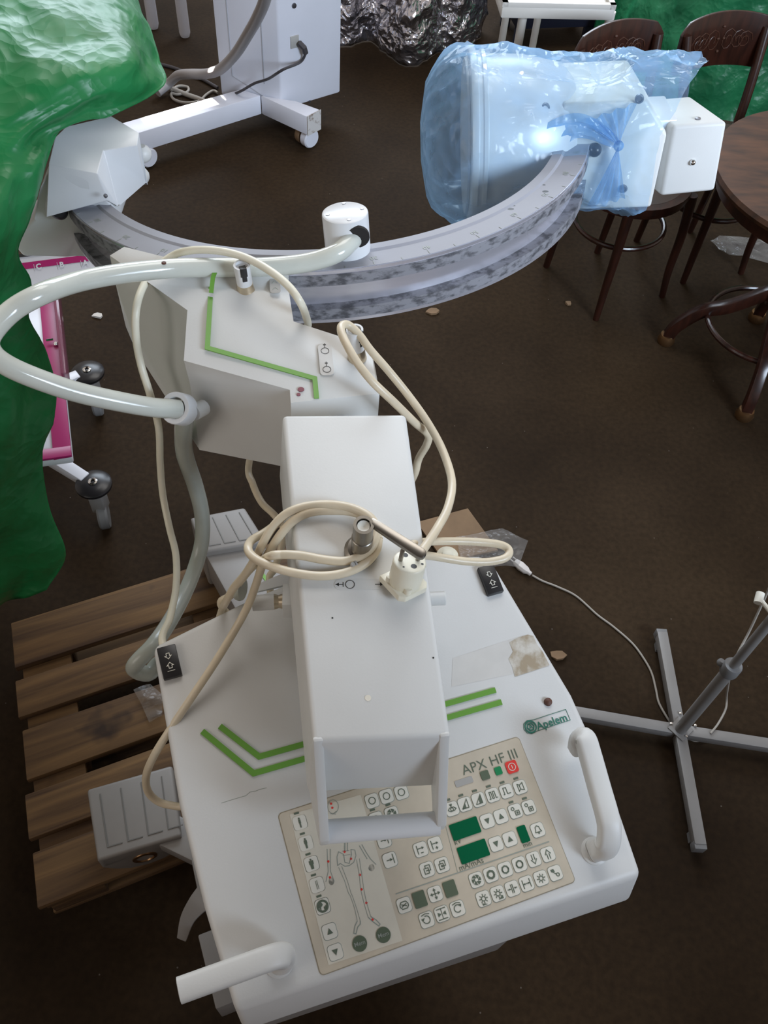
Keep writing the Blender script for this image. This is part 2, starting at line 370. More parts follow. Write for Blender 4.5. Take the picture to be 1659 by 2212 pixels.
# ================================================================== THE X-RAY MACHINE
AZ = 0.407
U = Vector((math.cos(AZ), math.sin(AZ), 0)); V = Vector((-math.sin(AZ), math.cos(AZ), 0)); Z = Vector((0, 0, 1))
C0 = Vector((0.0933, 0.3253, 1.05)); TA = 0.1473
VT = (V+Z*TA).normalized(); NT = U.cross(VT).normalized()          # console front plane
VR = (V+Z*0.196).normalized(); NR = U.cross(VR).normalized()       # console rear plane
CR = C0+V*0.135+Z*(0.135*TA)
def loc(u, v, z): return C0+U*u+V*v+Z*z
def fr(px, py): return onp(px, py, C0, NT)
def rr_(px, py): return onp(px, py, CR, NR)
BASE = C0+V*0.1; BASE.z = 0.15
XR = empty('xray_machine', BASE, AZ, 'grey-white mobile X-ray machine with metal C-shaped arm and keypad console on a pallet', 'medical machine')
def zf(v): return v*TA if v <= 0.135 else 0.135*TA+(v-0.135)*0.196

# console shell
def console():
    mb = MB()
    plan = [(-0.272, -0.098), (0.256, -0.114), (0.268, 0.02), (0.266, 0.128), (0.229, 0.345), (0.215, 0.358), (0.14, 0.375), (0.0, 0.40), (-0.12, 0.385), (-0.273, 0.352), (-0.284, 0.143), (-0.281, 0.02)]
    top = [loc(u, v, zf(v)) for u, v in plan]
    low = [loc(u*0.995, v-(0.016 if v < 0 else 0), zf(v)*0.6-0.080) for u, v in plan]
    i = [mb.vert(p) for p in top]; j = [mb.vert(p) for p in low]
    mb.face((i[0], i[1], i[2], i[3], i[10], i[11])); mb.face((i[3], i[4], i[5], i[6], i[7], i[8], i[9], i[10]))
    mb.face(j[::-1])
    n = len(plan)
    for k in range(n): mb.face((j[k], j[(k+1) % n], i[(k+1) % n], i[k]))
    return build('console', mb, 'console_paint', XR, bevel=0.011, seg=4, angle=50)
CON = console()
# lower cabinet under the console
mb = MB()
mb.hull8([loc(u, v, -0.72) for u, v in ((-0.235, 0.10), (0.18, 0.10), (0.17, 0.32), (-0.235, 0.32))], [loc(u, v, -0.05) for u, v in ((-0.245, 0.06), (0.20, 0.06), (0.19, 0.32), (-0.24, 0.32))])
CAB = build('lower_cabinet', mb, 'console_paint', XR, bevel=0.01)
mb = MB(); mb.hull8([loc(u, v, -0.135) for u, v in ((-0.255, -0.112), (0.070, -0.124), (0.10, 0.10), (-0.255, 0.10))], [loc(u, v, -0.07) for u, v in ((-0.258, -0.100), (0.105, -0.114), (0.12, 0.10), (-0.258, 0.10))])
build('under_tray', mb, 'base_paint_shaded', XR, bevel=0.004)
# column between console and arm
mb = MB(); mb.box(loc(0.0, 0.30, 0.045), 0.048, 0.085, 0.085, U, V); COLUMN = build('column', mb, 'console_paint', XR, bevel=0.008)

# green chevrons on the console
def ribbon(mb, pts, w, nrm, lift=0.0008, th=0.0016, m=0):
    prof = [(-w/2, -th), (w/2, -th), (w/2, th), (-w/2, th)]
    pts = [Vector(p)+nrm*lift for p in pts]; n = len(pts); R = []
    for k in range(n):
        if k == 0: t = (pts[1]-pts[0]).normalized(); sc = 1
        elif k == n-1: t = (pts[-1]-pts[-2]).normalized(); sc = 1
        else:
            a = (pts[k]-pts[k-1]).normalized(); b = (pts[k+1]-pts[k]).normalized(); t = (a+b).normalized(); sc = 1/max(0.4, t.dot(a))
        S = t.cross(nrm).normalized()
        R.append([pts[k]+S*(x*sc)+nrm*y for x, y in prof])
    mb.rings(R, m=m)
for pl in ([(437, 1580), (548, 1671), (1083, 1517)], [(475, 1569), (560, 1635), (1070, 1491)]):
    mb = MB(); ribbon(mb, [rr_(*q) for q in pl], 0.0075, NR); build('green_chevron', mb, 'stripe_green', XR)

# label trace, residue, rust spot, hairline crack
mb = MB(); mb.poly([rr_(*q)+NR*0.0004 for q in ((978, 1422), (1130, 1372), (1186, 1440), (975, 1484))]); build('label_trace', mb, 'label_trace', XR, smooth=False)
mb = MB()
rp = []
for k, q in enumerate(((1100, 1388), (1118, 1378), (1140, 1371), (1152, 1374), (1160, 1392), (1172, 1408), (1187, 1437), (1150, 1450), (1112, 1462), (1106, 1440), (1098, 1424), (1108, 1408))): rp.append(rr_(*q)+NR*0.0007)
mb.poly(rp); build('glue_residue', mb, 'residue', XR, smooth=False)
mb = MB(); mb.lathe(rr_(1183, 1517), NR, [(0.0, -0.002), (0.006, -0.002), (0.0055, 0.004), (0.003, 0.006), (0, 0.0065)], 14); build('brown_stud', mb, 'rust_spot', XR)
mb = MB()
ck = [(478, 1735), (500, 1728), (520, 1722), (531, 1719), (540, 1711), (552, 1709), (562, 1705), (576, 1702)]
ribbon(mb, [fr(*q) for q in ck], 0.0007, NT, lift=0.0002, th=0.0003); build('hairline_crack', mb, 'ink_grey', XR)

# rocker switches
def rocker(px, py, ang):
    c = rr_(px, py); X = U; Y = VR
    mb = MB(); mb.box(c+NR*0.003, 0.0125, 0.0225, 0.005, X, Y, NR); b = build('rocker_switch', mb, 'black_plastic', XR, bevel=0.0015)
    mb = MB()
    for s, t in ((0.0075, -1), (-0.006, 1)):
        o = c+Y*s+NR*0.0086; k = 0.0042
        arrow = [(-0.5, 0.9), (0.5, 0.9), (0.5, 0.0), (1.0, 0.0), (0, -1.0), (-1, 0.0), (-0.5, 0.0), (-0.5, 0.9)]
        ribbon(mb, [o+X*(x*k)+Y*(-y*t*k) for x, y in arrow], 0.0009, NR, 0, 0.0003)
    ribbon(mb, [c+Y*-0.0135+NR*0.0086-X*0.005, c+Y*-0.0135+NR*0.0086+X*0.005], 0.0006, NR, 0, 0.0003)
    build('arrow_marks', mb, 'key_white', b)
rocker(367, 1432, 0); rocker(1058, 1255, 0)

# logo
mb = MB(); o = fr(1146, 1570); r_ = 0.0078
def ringpts(o, X, Y, r, n=28): return [o+X*(r*math.cos(2*PI*k/n))+Y*(r*math.sin(2*PI*k/n)) for k in range(n+1)]
ribbon(mb, ringpts(o, U, VT, r_), 0.0018, NT, 0.0006, 0.0004)
ribbon(mb, ringpts(o, U, VT, r_*0.66, 6), 0.0016, NT, 0.0006, 0.0004)
text_mesh(mb, 'A', o-VT*0.0002, U, VT, 0.009, lift=0.0012, bold=0.02)
text_mesh(mb, 'Apelem', fr(1191, 1560)+U*0.0006, U, VT, 0.0150, lift=0.0009, bold=0.012)
w0 = fr(1126, 1574)
ol = [(-0.0105, 0), (-0.008, 0.0065), (-0.002, 0.0093), (0.008, 0.0078), (0.0575, 0.0078), (0.0575, -0.0078), (0.008, -0.0078), (-0.002, -0.0093), (-0.008, -0.0065), (-0.0105, 0)]
ribbon(mb, [o+U*a+VT*b for a, b in ol], 0.0005, NT, 0.0004, 0.0003)
build('maker_logo', mb, 'logo_green', XR, smooth=False)

# grab handles
def handle(path, rx, foot):
    p = cat(path, 8)
    mb = MB(); n = 16
    prof = [(rx*1.05*math.copysign(abs(math.cos(2*PI*k/n))**0.55, math.cos(2*PI*k/n)), rx*0.85*math.copysign(abs(math.sin(2*PI*k/n))**0.55, math.sin(2*PI*k/n))) for k in range(n)]
    sc = [1.0]*len(p); sc[0] = 0.72; sc[1] = 0.93
    mb.sweep(p, prof, NT, scales=sc)
    h = build('grab_handle', mb, 'white_paint', XR, bevel=0, angle=60)
    mb = MB(); mb.lathe(foot-NT*0.002, NT, [(0.0, 0), (rx*1.35, 0), (rx*1.3, 0.004), (rx*1.05, 0.006), (0, 0.006)], 28); build('handle_flange', mb, 'white_paint', h)
ft = fr(1284, 1838)
def hpt(px, py, h): return onp(px, py, C0+NT*h, NT)
hp = [hpt(1250, 1622, 0.022), hpt(1254, 1600, 0.042), hpt(1264, 1598, 0.051), hpt(1275, 1632, 0.052), hpt(1294, 1700, 0.052), hpt(1311, 1760, 0.052), hpt(1316, 1790, 0.048), ft+NT*0.034+U*0.006, ft+NT*0.012, ft+NT*0.002]
handle(hp, 0.0135, ft)
ft2 = fr(602, 2078)
hp2 = [ft2+NT*z_+U*a+VT*b for a, b, z_ in ((-0.112, 0.006, 0.052), (-0.106, 0.006, 0.052), (-0.07, 0.006, 0.052), (-0.035, 0.006, 0.052), (-0.008, 0.006, 0.05), (0.004, 0.005, 0.042), (0.006, 0.003, 0.026), (0.004, 0, 0.012), (0.002, 0, 0.002))]
handle(hp2, 0.0135, ft2)

# -------- keypad panel
PW, PH = 0.168, 0.0955
mb = MB()
def rrect(hw, hh, r, n=4):
    out = []
    for cx, cy, a0 in ((hw-r, hh-r, 0), (-hw+r, hh-r, PI/2), (-hw+r, -hh+r, PI), (hw-r, -hh+r, 1.5*PI)):
        for k in range(n+1):
            a = a0+PI/2*k/n; out.append((cx+r*math.cos(a), cy+r*math.sin(a)))
    return out
def plate(mb, o, X, Y, N, pts, h0, h1, m=0): mb.hull8([o+X*a+Y*b+N*h0 for a, b in pts], [o+X*a+Y*b+N*h1 for a, b in pts], m)
plate(mb, C0, U, VT, NT, rrect(PW+0.0012, PH+0.0012, 0.006), -0.002, 0.0006, 1)
plate(mb, C0, U, VT, NT, rrect(PW, PH, 0.005), -0.001, 0.0014, 0)
PAN = build('control_panel', mb, ['panel_beige', 'panel_edge'], XR, smooth=False)
def pc(x, y): return fr(580+x/2.023, 1560+y/2.023)+NT*0.0015         # crop-7 coordinates
def pd(x, y): return fr(600+x/4.1475, 1680+y/4.1475)+NT*0.0017       # crop-8 coordinates
def uv(p): d = p-C0; return d.dot(U), d.dot(VT)
# pale anatomy field
mb = MB(); q = [(92, 405), (402, 318), (585, 955), (262, 1062)]
mb.hull8([pc(*a)-NT*0.0006 for a in q[::-1]], [pc(*a)+NT*0.0003 for a in q[::-1]])
build('anatomy_field', mb, 'panel_pale', PAN, smooth=False)
# printed lines
mb = MB()
ribbon(mb, [pc(555, 752), pc(1225, 522)], 0.0012, NT, 0, 0.0003); ribbon(mb, [pc(770, 440), pc(825, 655)], 0.0005, NT, 0, 0.0003)
build('printed_rule', mb, 'ink_grey', PAN, smooth=False)
mb = MB()
text_mesh(mb, 'APX HF III', pc(967, 176), U, VT, 0.0185, bold=-0.004, shear=0.0); build('panel_title', mb, 'ink_green', PAN, smooth=False)
for tx, q, sz in (('kV', (826, 524), 0.009), ('mA/mAs', (885, 622), 0.0095), ('min', (1131, 535), 0.0085)): mb = MB(); text_mesh(mb, tx, pc(*q), U, VT, sz); build('panel_caption', mb, 'ink_green', PAN, smooth=False)
# keys
KS = 0.0086
def icon(mb, c, kind):
    N = NT; S = KS
    def P(x, y): return c+U*(x*S)+VT*(y*S)+NT*0.0013
    def st(pts, w=0.11): ribbon(mb, [P(*p) for p in pts], w*S, N, 0, 0.0002, 1)
    def fi(pts): mb.poly([P(*p)+N*0.0002 for p in pts], 1)
    def ci(r, x=0, y=0, w=0.11, n=20): st([(x+r*math.cos(2*PI*k/n), y+r*math.sin(2*PI*k/n)) for k in range(n+1)], w)
    def disc(r, x=0, y=0, n=14): fi([(x+r*math.cos(2*PI*k/n), y+r*math.sin(2*PI*k/n)) for k in range(n)])
    def arc(r, a, b, w=0.12, n=14): st([(r*math.cos(a+(b-a)*k/n), r*math.sin(a+(b-a)*k/n)) for k in range(n+1)], w)
    if kind == 'up': fi([(-0.42, -0.35), (0.42, -0.35), (0, 0.45)])
    elif kind == 'down': fi([(-0.42, 0.35), (0, -0.45), (0.42, 0.35)])
    elif kind.startswith('person'):
        w = {'person1': 0.16, 'person2': 0.22, 'person3': 0.32}[kind]
        disc(0.14, 0, 0.58); fi([(-w, 0.42), (-w, -0.1), (-w*0.7, -0.1), (-w*0.6, -0.75), (w*0.6, -0.75), (w*0.7, -0.1), (w, -0.1), (w, 0.42)])
    elif kind == 'limb': st([(-0.1, 0.6), (-0.1, -0.6)], 0.05); st([(0.1, 0.6), (0.12, -0.6)], 0.05)
    elif kind == 'globe':
        ci(0.72, w=0.28); fi([(-0.6, 0.1), (-0.1, 0.62), (0.1, 0.2), (-0.25, -0.1), (-0.3, -0.5)]); fi([(0.1, -0.2), (0.55, 0.05), (0.5, -0.45), (0.15, -0.6)])
    elif kind == 'ring': ci(0.5)
    elif kind == 'arrowbar': st([(-0.5, 0), (0.3, 0)]); fi([(0.05, 0.22), (0.42, 0), (0.05, -0.22)]); st([(0.55, 0.7), (0.55, -0.6)])
    elif kind in ('stepm', 'stepp'):
        st([(-0.5, 0.65), (-0.5, -0.6)]); st([(-0.5, 0.15), (0.3, 0.15)]); fi([(0.2, 0.35), (0.55, 0.15), (0.2, -0.05)]); st([(-0.1, -0.5), (0.3, -0.5)])
        if kind == 'stepp': st([(0.1, -0.3), (0.1, -0.7)])
    elif kind in ('copym', 'copyp'):
        st([(-0.45, 0.2), (-0.45, -0.55), (0.2, -0.55), (0.2, 0.2), (-0.45, 0.2)]); st([(-0.2, 0.2), (-0.2, 0.55), (0.5, 0.55), (0.5, -0.2), (0.2, -0.2)]); st([(-0.2, -0.15), (0.1, -0.15)], 0.14)
        if kind == 'copyp': st([(-0.05, 0.0), (-0.05, -0.32)], 0.14)
    elif kind == 'eye': st([(-0.65, -0.1), (-0.3, 0.2), (0.3, 0.2), (0.65, -0.1), (0.3, -0.35), (-0.3, -0.35), (-0.65, -0.1)]); ci(0.22, 0, -0.08); st([(0, 0.35), (0, 0.75)]); st([(-0.2, 0.7), (0.0, 0.35), (0.2, 0.7)])
    elif kind == 'wedge1': st([(-0.6, -0.6), (0.45, 0.65), (0.45, -0.6), (-0.6, -0.6)]); fi([(-0.6, -0.6), (0.05, 0.15), (0.05, -0.6)])
    elif kind == 'wedge2': st([(-0.6, -0.6), (0.45, 0.65), (0.45, -0.6), (-0.6, -0.6)]); fi([(0, -0.6), (0, 0.1), (0.45, 0.65), (0.45, -0.6)])
    elif kind == 'pulses': st([(-0.7, -0.5), (-0.45, -0.5), (-0.45, 0.5), (-0.15, 0.5), (-0.15, -0.5), (0.1, -0.5), (0.1, 0.5), (0.4, 0.5), (0.4, -0.5), (0.7, -0.5)])
    elif kind == 'pulse': st([(-0.6, -0.4), (-0.4, -0.4), (-0.4, 0.55), (0.05, 0.55), (0.05, -0.4), (0.6, -0.4)])
    elif kind == 'fan': st([(-0.35, 0.55), (-0.35, -0.55), (-0.05, -0.3), (-0.05, 0.3), (-0.35, 0.55)]); st([(-0.05, 0.3), (0.5, 0.55), (0.5, -0.55), (-0.05, -0.3)])
    elif kind == 'ab': ci(0.22, -0.3, 0.4); st([(-0.1, 0.0), (0.55, 0.0), (0.55, -0.6), (-0.1, -0.6), (-0.1, 0.0)]); disc(0.17, 0.22, -0.3)
    elif kind == 'bell': st([(-0.5, -0.3), (-0.35, 0.0), (-0.3, 0.4), (0, 0.62), (0.3, 0.4), (0.35, 0.0), (0.5, -0.3), (-0.5, -0.3)]); disc(0.15, 0, -0.45)
    elif kind == 'shutter':
        disc(0.7, n=20)
        for k in range(6):
            a = k*PI/3; mb.poly([P(0.2*math.cos(a), 0.2*math.sin(a))+N*0.0004, P(0.68*math.cos(a+0.5), 0.68*math.sin(a+0.5))+N*0.0004, P(0.68*math.cos(a+0.68), 0.68*math.sin(a+0.68))+N*0.0004], 0)
        mb.poly([P(0.24*math.cos(k*PI/3), 0.24*math.sin(k*PI/3))+N*0.0004 for k in range(6)], 0)
    elif kind == 'iris': ci(0.52, w=0.28, n=8)
    elif kind == 'iris2': ci(0.5, w=0.2, n=8); fi([(0.35, 0.3), (0.6, 0.1), (0.45, -0.3)]); fi([(-0.35, -0.3), (-0.6, -0.1), (-0.45, 0.3)])
    elif kind == 'bigdown': st([(-0.18, 0.7), (-0.18, -0.1)]); st([(0.18, 0.7), (0.18, -0.1)]); st([(-0.45, 0.0), (0, -0.65), (0.45, 0.0)])
    elif kind == 'bigup': st([(-0.18, -0.7), (-0.18, 0.1)]); st([(0.18, -0.7), (0.18, 0.1)]); st([(-0.45, 0.0), (0, 0.65), (0.45, 0.0)])
    elif kind in ('sun', 'sunm', 'sunp'):
        ci(0.3)
        for k in range(8): a = k*PI/4; st([(0.4*math.cos(a), 0.4*math.sin(a)), (0.66*math.cos(a), 0.66*math.sin(a))])
        if kind == 'sunm': fi([(-0.4, -0.85), (0.4, -0.85), (-0.4, -0.55)])
        if kind == 'sunp': fi([(-0.2, -0.8), (0.6, -0.8), (0.6, -0.35)])
    elif kind == 'in': st([(-0.12, 0.6), (-0.12, -0.6)]); st([(0.12, 0.6), (0.12, -0.6)]); fi([(-0.5, 0.15), (-0.2, 0), (-0.5, -0.15)]); fi([(0.5, 0.15), (0.2, 0), (0.5, -0.15)]); st([(-0.75, 0), (-0.4, 0)]); st([(0.75, 0), (0.4, 0)])
    elif kind == 'out': st([(-0.55, 0.6), (-0.55, -0.6)]); st([(0.55, 0.6), (0.55, -0.6)]); st([(-0.5, 0), (0.5, 0)]); fi([(-0.25, 0.15), (-0.5, 0), (-0.25, -0.15)]); fi([(0.25, 0.15), (0.5, 0), (0.25, -0.15)])
    elif kind == 'lamp': fi([(-0.6, 0.6), (-0.1, 0.6), (0.0, 0.2), (-0.5, 0.2)]); ci(0.22, 0.3, -0.3); st([(-0.3, 0.2), (0.1, -0.2)])
    elif kind == 'tube': st([(-0.6, 0.1), (-0.35, 0.45), (0.35, 0.45), (0.6, 0.1), (0.6, -0.2), (0.35, -0.5), (-0.35, -0.5), (-0.6, -0.2), (-0.6, 0.1)]); st([(-0.4, 0.15), (0.35, -0.2)]); st([(-0.4, -0.2), (0.35, 0.15)])
    elif kind == 'cross':
        st([(-0.5, 0), (0.5, 0)]); st([(0, -0.5), (0, 0.5)])
        for k in range(4):
            a = k*PI/2; c_, s_ = math.cos(a), math.sin(a)
            fi([(c_*0.8, s_*0.8), (c_*0.42-s_*0.24, s_*0.42+c_*0.24), (c_*0.42+s_*0.24, s_*0.42-c_*0.24)])
    elif kind == 'ccw': arc(0.5, PI*1.1, PI*2.6); fi([(-0.75, 0.25), (-0.2, 0.3), (-0.55, -0.15)]); st([(-0.6, 0.65), (0, 0.8), (0.6, 0.65)])
    elif kind == 'cw': arc(0.5, PI*0.2, PI*1.75); fi([(0.3, 0.5), (0.7, 0.45), (0.55, 0.05)]); st([(-0.6, 0.65), (0, 0.8), (0.6, 0.65)])
    elif kind == 'mirror': st([(0, 0.7), (0, -0.7)], 0.07); fi([(-0.6, 0.3), (-0.1, 0), (-0.6, -0.3)]); fi([(0.6, 0.3), (0.1, 0), (0.6, -0.3)]); st([(-0.7, 0.7), (0.7, 0.7)]); st([(-0.7, -0.7), (0.7, -0.7)])
KEYS = [(137, 440, 'person1', 1), (163, 530, 'person2', 1), (188, 620, 'person3', 1), (212, 712, 'limb', 1), (236, 805, 'globe', 1), (267, 915, 'up', 0), (292, 1005, 'down', 0),
        (452, 345, 'ring', 0), (515, 325, 'ring', 0), (580, 308, 'ring', 0), (470, 425, 'ring', 1), (538, 402, 'shutter', 1), (504, 518, 'arrowbar', 0), (530, 603, 'arrowbar', 0), (664, 557, 'stepm', 0), (727, 535, 'stepp', 0), (692, 645, 'copym', 0), (757, 625, 'copyp', 0),
        (800, 380, 'eye', 1), (857, 360, 'wedge1', 1), (917, 340, 'wedge2', 1), (978, 320, 'pulses', 1), (1038, 303, 'pulse', 1), (1098, 285, 'fan', 1),
        (955, 433, 'down', 0), (1014, 413, 'up', 0), (1077, 390, 'ab', 1), (1136, 373, 'ab', 1), (993, 533, 'down', 0), (1053, 512, 'up', 0), (1175, 472, 'bell', 0),
        (907, 690, 'shutter', 0), (970, 667, 'iris', 0), (1033, 645, 'iris2', 0), (1095, 622, 'iris2', 0), (1157, 600, 'bigdown', 0), (1219, 578, 'bigup', 0),
        (938, 772, 'sunm', 0), (1001, 750, 'sunp', 0), (1064, 728, 'in', 0), (1126, 706, 'out', 0), (1189, 683, 'sun', 0), (1251, 660, 'lamp', 0),
        (592, 800, 'tube', 0), (727, 751, 'cross', 0), (690, 864, 'ccw', 0), (757, 838, 'mirror', 0), (825, 815, 'cw', 0)]
for x, y, k, l in KEYS:
    c = pc(x, y); mb = MB()
    rim = rrect(KS*1.06, KS*1.06, KS*0.5)
    plate(mb, c, U, VT, NT, rim, -0.001, 0.0003, 2); plate(mb, c, U, VT, NT, rrect(KS*0.98, KS*0.98, KS*0.46), -0.001, 0.0010, 0)
    icon(mb, c, k); build('key', mb, ['key_white', 'ink_green', 'ink_grey'], PAN, smooth=False)
    if l: led = MB(); led.box(c+VT*(KS*1.42)-U*0.001+NT*0.0002, 0.0032, 0.0012, 0.0006, U, VT, NT); build('indicator_bar', led, 'ink_green', PAN, smooth=False)
def pad(name, x, y, hw, hh, m, h=0.0012, r=0.0015, cx=None):
    mb = MB(); plate(mb, pc(x, y), U, VT, NT, rrect(hw, hh, r), -0.001, h); return build(name, mb, m, PAN, smooth=False)
pad('display', 858, 466, 0.0192, 0.0102, 'display_green'); pad('display', 894, 566, 0.0195, 0.0104, 'display_green'); pad('display', 1112, 490, 0.006, 0.0105, 'display_green')
pad('display', 660, 775, 0.0079, 0.0093, 'key_dark'); pad('display', 793, 728, 0.0079, 0.0093, 'key_dark')
pad('printed_bar', 853, 261, 0.0125, 0.0042, 'key_grey', h=0.0006); pad('key', 945, 233, 0.0058, 0.0058, 'key_dark'); pad('key', 1003, 214, 0.0048, 0.0052, 'key_green')
mb = MB(); c = pc(1062, 197); plate(mb, c, U, VT, NT, rrect(0.0079, 0.0079, 0.0028), -0.001, 0.0013, 0)
ribbon(mb, ringpts(c+NT*0.0015, U, VT, 0.0048), 0.0009, NT, 0, 0.0002, 1); ribbon(mb, [c+NT*0.0015-VT*0.0025, c+NT*0.0015+VT*0.0025], 0.001, NT, 0, 0.0002, 1)
build('power_key', mb, ['key_red', 'key_white'], PAN, smooth=False)
for x, y in ((398, 968), (501, 930)):
    mb = MB(); c = pc(x, y); plate(mb, c, U, VT, NT, [(0.0089*math.cos(2*PI*k/28), 0.0089*math.sin(2*PI*k/28)) for k in range(28)], -0.001, 0.0012, 0)
    text_mesh(mb, 'Mem', c+NT*0.0012, U, VT, 0.0068, m=1, bold=0.01); build('memory_key', mb, ['key_dark', 'ink_grey'], PAN, smooth=False)
# skeleton drawing
sk = MB()
def line(pts, w=0.0006): ribbon(sk, [pd(*p) for p in pts], w, NT, 0.0003, 0.0001)
line([(545, 805), (600, 930), (632, 1035), (650, 1060), (690, 1180), (712, 1285)]); line([(572, 795), (625, 930), (655, 1035), (668, 1060), (708, 1180), (738, 1280)])
line([(705, 735), (730, 870), (742, 1000), (770, 1120), (808, 1250)]); line([(730, 725), (752, 870), (770, 1000), (792, 1110), (832, 1245)])
line([(712, 1285), (690, 1330), (680, 1395), (700, 1400), (715, 1340), (740, 1310), (738, 1280)], 0.0012); line([(808, 1250), (850, 1290), (905, 1330), (915, 1312), (880, 1275), (832, 1245)], 0.0012)
line([(535, 790), (530, 710), (545, 665), (590, 690), (600, 760), (640, 770), (660, 690), (655, 645), (690, 650), (700, 700), (680, 760), (640, 790), (600, 795), (560, 770), (535, 790)], 0.0009)
line([(575, 660), (640, 655)]); line([(580, 700), (650, 690)]); line([(600, 560), (600, 660)], 0.0016); line([(625, 560), (622, 660)], 0.0010)
line([(442, 640), (445, 740), (452, 840), (430, 935)], 0.0008); line([(470, 640), (470, 740), (472, 840), (505, 930)], 0.0008)
line([(730, 610), (770, 680), (800, 730)], 0.0010); line([(752, 600), (790, 670), (830, 730), (880, 780)], 0.0010)
for cx, cy, rx, ry in ((480, 930, 26, 36), (838, 808, 28, 34)): sk.poly([pd(cx+rx*math.cos(2*PI*k/14), cy+ry*math.sin(2*PI*k/14))+NT*0.0001 for k in range(14)][::-1])
line([(495+48*math.cos(2*PI*k/20), 262+62*math.sin(2*PI*k/20)) for k in range(21)]); line([(455, 300), (490, 330), (525, 300)]); line([(465, 325), (520, 330)])
build('skeleton_diagram', sk, 'ink_grey', PAN, smooth=False)
rd = MB()
for x, y in ((477, 235), (488, 272), (598, 665), (655, 728), (452, 752), (467, 895), (735, 872), (750, 1002), (793, 1122), (848, 1272), (152, 432)):
    c = pd(x, y)+NT*0.0004; r0 = 0.0015 if x != 152 else 0.0009
    rd.poly([c+U*(r0*math.cos(2*PI*k/10))+VT*(r0*math.sin(2*PI*k/10)) for k in range(10)])
build('red_dots', rd, 'key_red', PAN, smooth=False)

# -------- horizontal arm
ZFAR, ZNEAR = 1.35, 1.29
FLp, FRp, NLp, NRp = at(610, 895, ZFAR), at(877, 893, ZFAR), at(676, 1603, ZNEAR), at(973, 1590, ZNEAR)
AX = (NRp-NLp); AW = AX.length; AX.normalize()
AY = ((FLp+FRp)/2-(NLp+NRp)/2); AL = AY.length; AY.normalize(); AN = AX.cross(AY).normalized(); AX = AY.cross(AN).normalized()
HT = 0.125
mb = MB()
bl = 0.009
def dn(p, h, o): return p-Z*h+AX*o
top = [NLp, NRp, FRp, FLp]; low = [dn(NLp, HT, -bl)-AY*0.012, dn(NRp, HT, bl*0.3)-AY*0.012, dn(FRp, HT, bl*0.3), dn(FLp, HT, -bl)]
mb.hull8(low, top); ARM = build('support_arm', mb, 'white_paint', XR, bevel=0.006, seg=3)
# end yoke: two cheeks and a grip bar
tipL = at(690, 1828, 1.135); tipR = at(958, 1793, 1.135)
TK = 0.0115
for s, a, tip, lw in ((1, NLp, tipL, low[0]), (-1, NRp, tipR, low[1])):
    mb = MB(); e = AX*(s*TK)
    a0 = a+AY*0.006; side = [a0, a, a-AY*0.002-Z*0.01, tip+Z*0.03-AY*0.004, tip+Z*0.008-AY*0.002, tip+AY*0.012, lw+AY*0.02]
    mb.hull8(side if s > 0 else side[::-1], [p+e for p in side] if s > 0 else [p+e for p in side][::-1])
    build('yoke_cheek', mb, 'white_paint', ARM, bevel=0.0025)
gb0 = at(700, 1797, 1.152); gb1 = at(948, 1778, 1.152)
mb = MB(); mb.tube([gb0, gb0*0.5+gb1*0.5, gb1], 0.0138, 24); build('grip_bar', mb, 'gloss_white', ARM, angle=50)
PT = lambda px, py: onp(px, py, (NLp+NRp+FLp+FRp)/4, AN)              # on the arm's top face
mb = MB(); c = PT(795, 1508); plate(mb, c, AX, AY, AN, [(0.0035*math.cos(2*PI*k/18), 0.0035*math.sin(2*PI*k/18)) for k in range(18)], -0.001, 0.0006); build('screw_cap', mb, 'spot_pale', ARM, smooth=False)
mb = MB()
for q in ((936, 1421), (718, 1335)):
    c = PT(*q); plate(mb, c, AX, AY, AN, [(0.0011*math.cos(2*PI*k/8), 0.0011*math.sin(2*PI*k/8)) for k in range(8)], -0.001, 0.0004)
build('specks', mb, 'ink_black', ARM, smooth=False)
mb = MB(); c0 = PT(722, 1263); c1 = PT(868, 1262); cc = (c0+c1)/2; LX = (c1-c0).normalized(); LY = AN.cross(LX)
plate(mb, cc, LX, LY, AN, rrect((c1-c0).length/2, 0.0068, 0.0065), -0.001, 0.0004, 0)
def S_(x): return c0+LX*x+AN*0.0006
ribbon(mb, ringpts(S_(0.0185), LX, LY, 0.0052), 0.0007, AN, 0, 0.0002, 1); ribbon(mb, [S_(0.0015), S_(0.0105)], 0.0008, AN, 0, 0.0002, 1); ribbon(mb, [S_(0.0105)-LY*0.003, S_(0.0105)+LY*0.003], 0.0008, AN, 0, 0.0002, 1)
mb.poly([S_(0.001), S_(0.0055)-LY*0.0022, S_(0.0055)+LY*0.0022], 1)
ribbon(mb, [S_(0.048), S_(0.057)], 0.0008, AN, 0, 0.0002, 1); mb.poly([S_(0.0585), S_(0.054)+LY*0.0022, S_(0.054)-LY*0.0022], 1)
build('symbol_label', mb, ['clear_label', 'ink_black'], ARM, smooth=False)
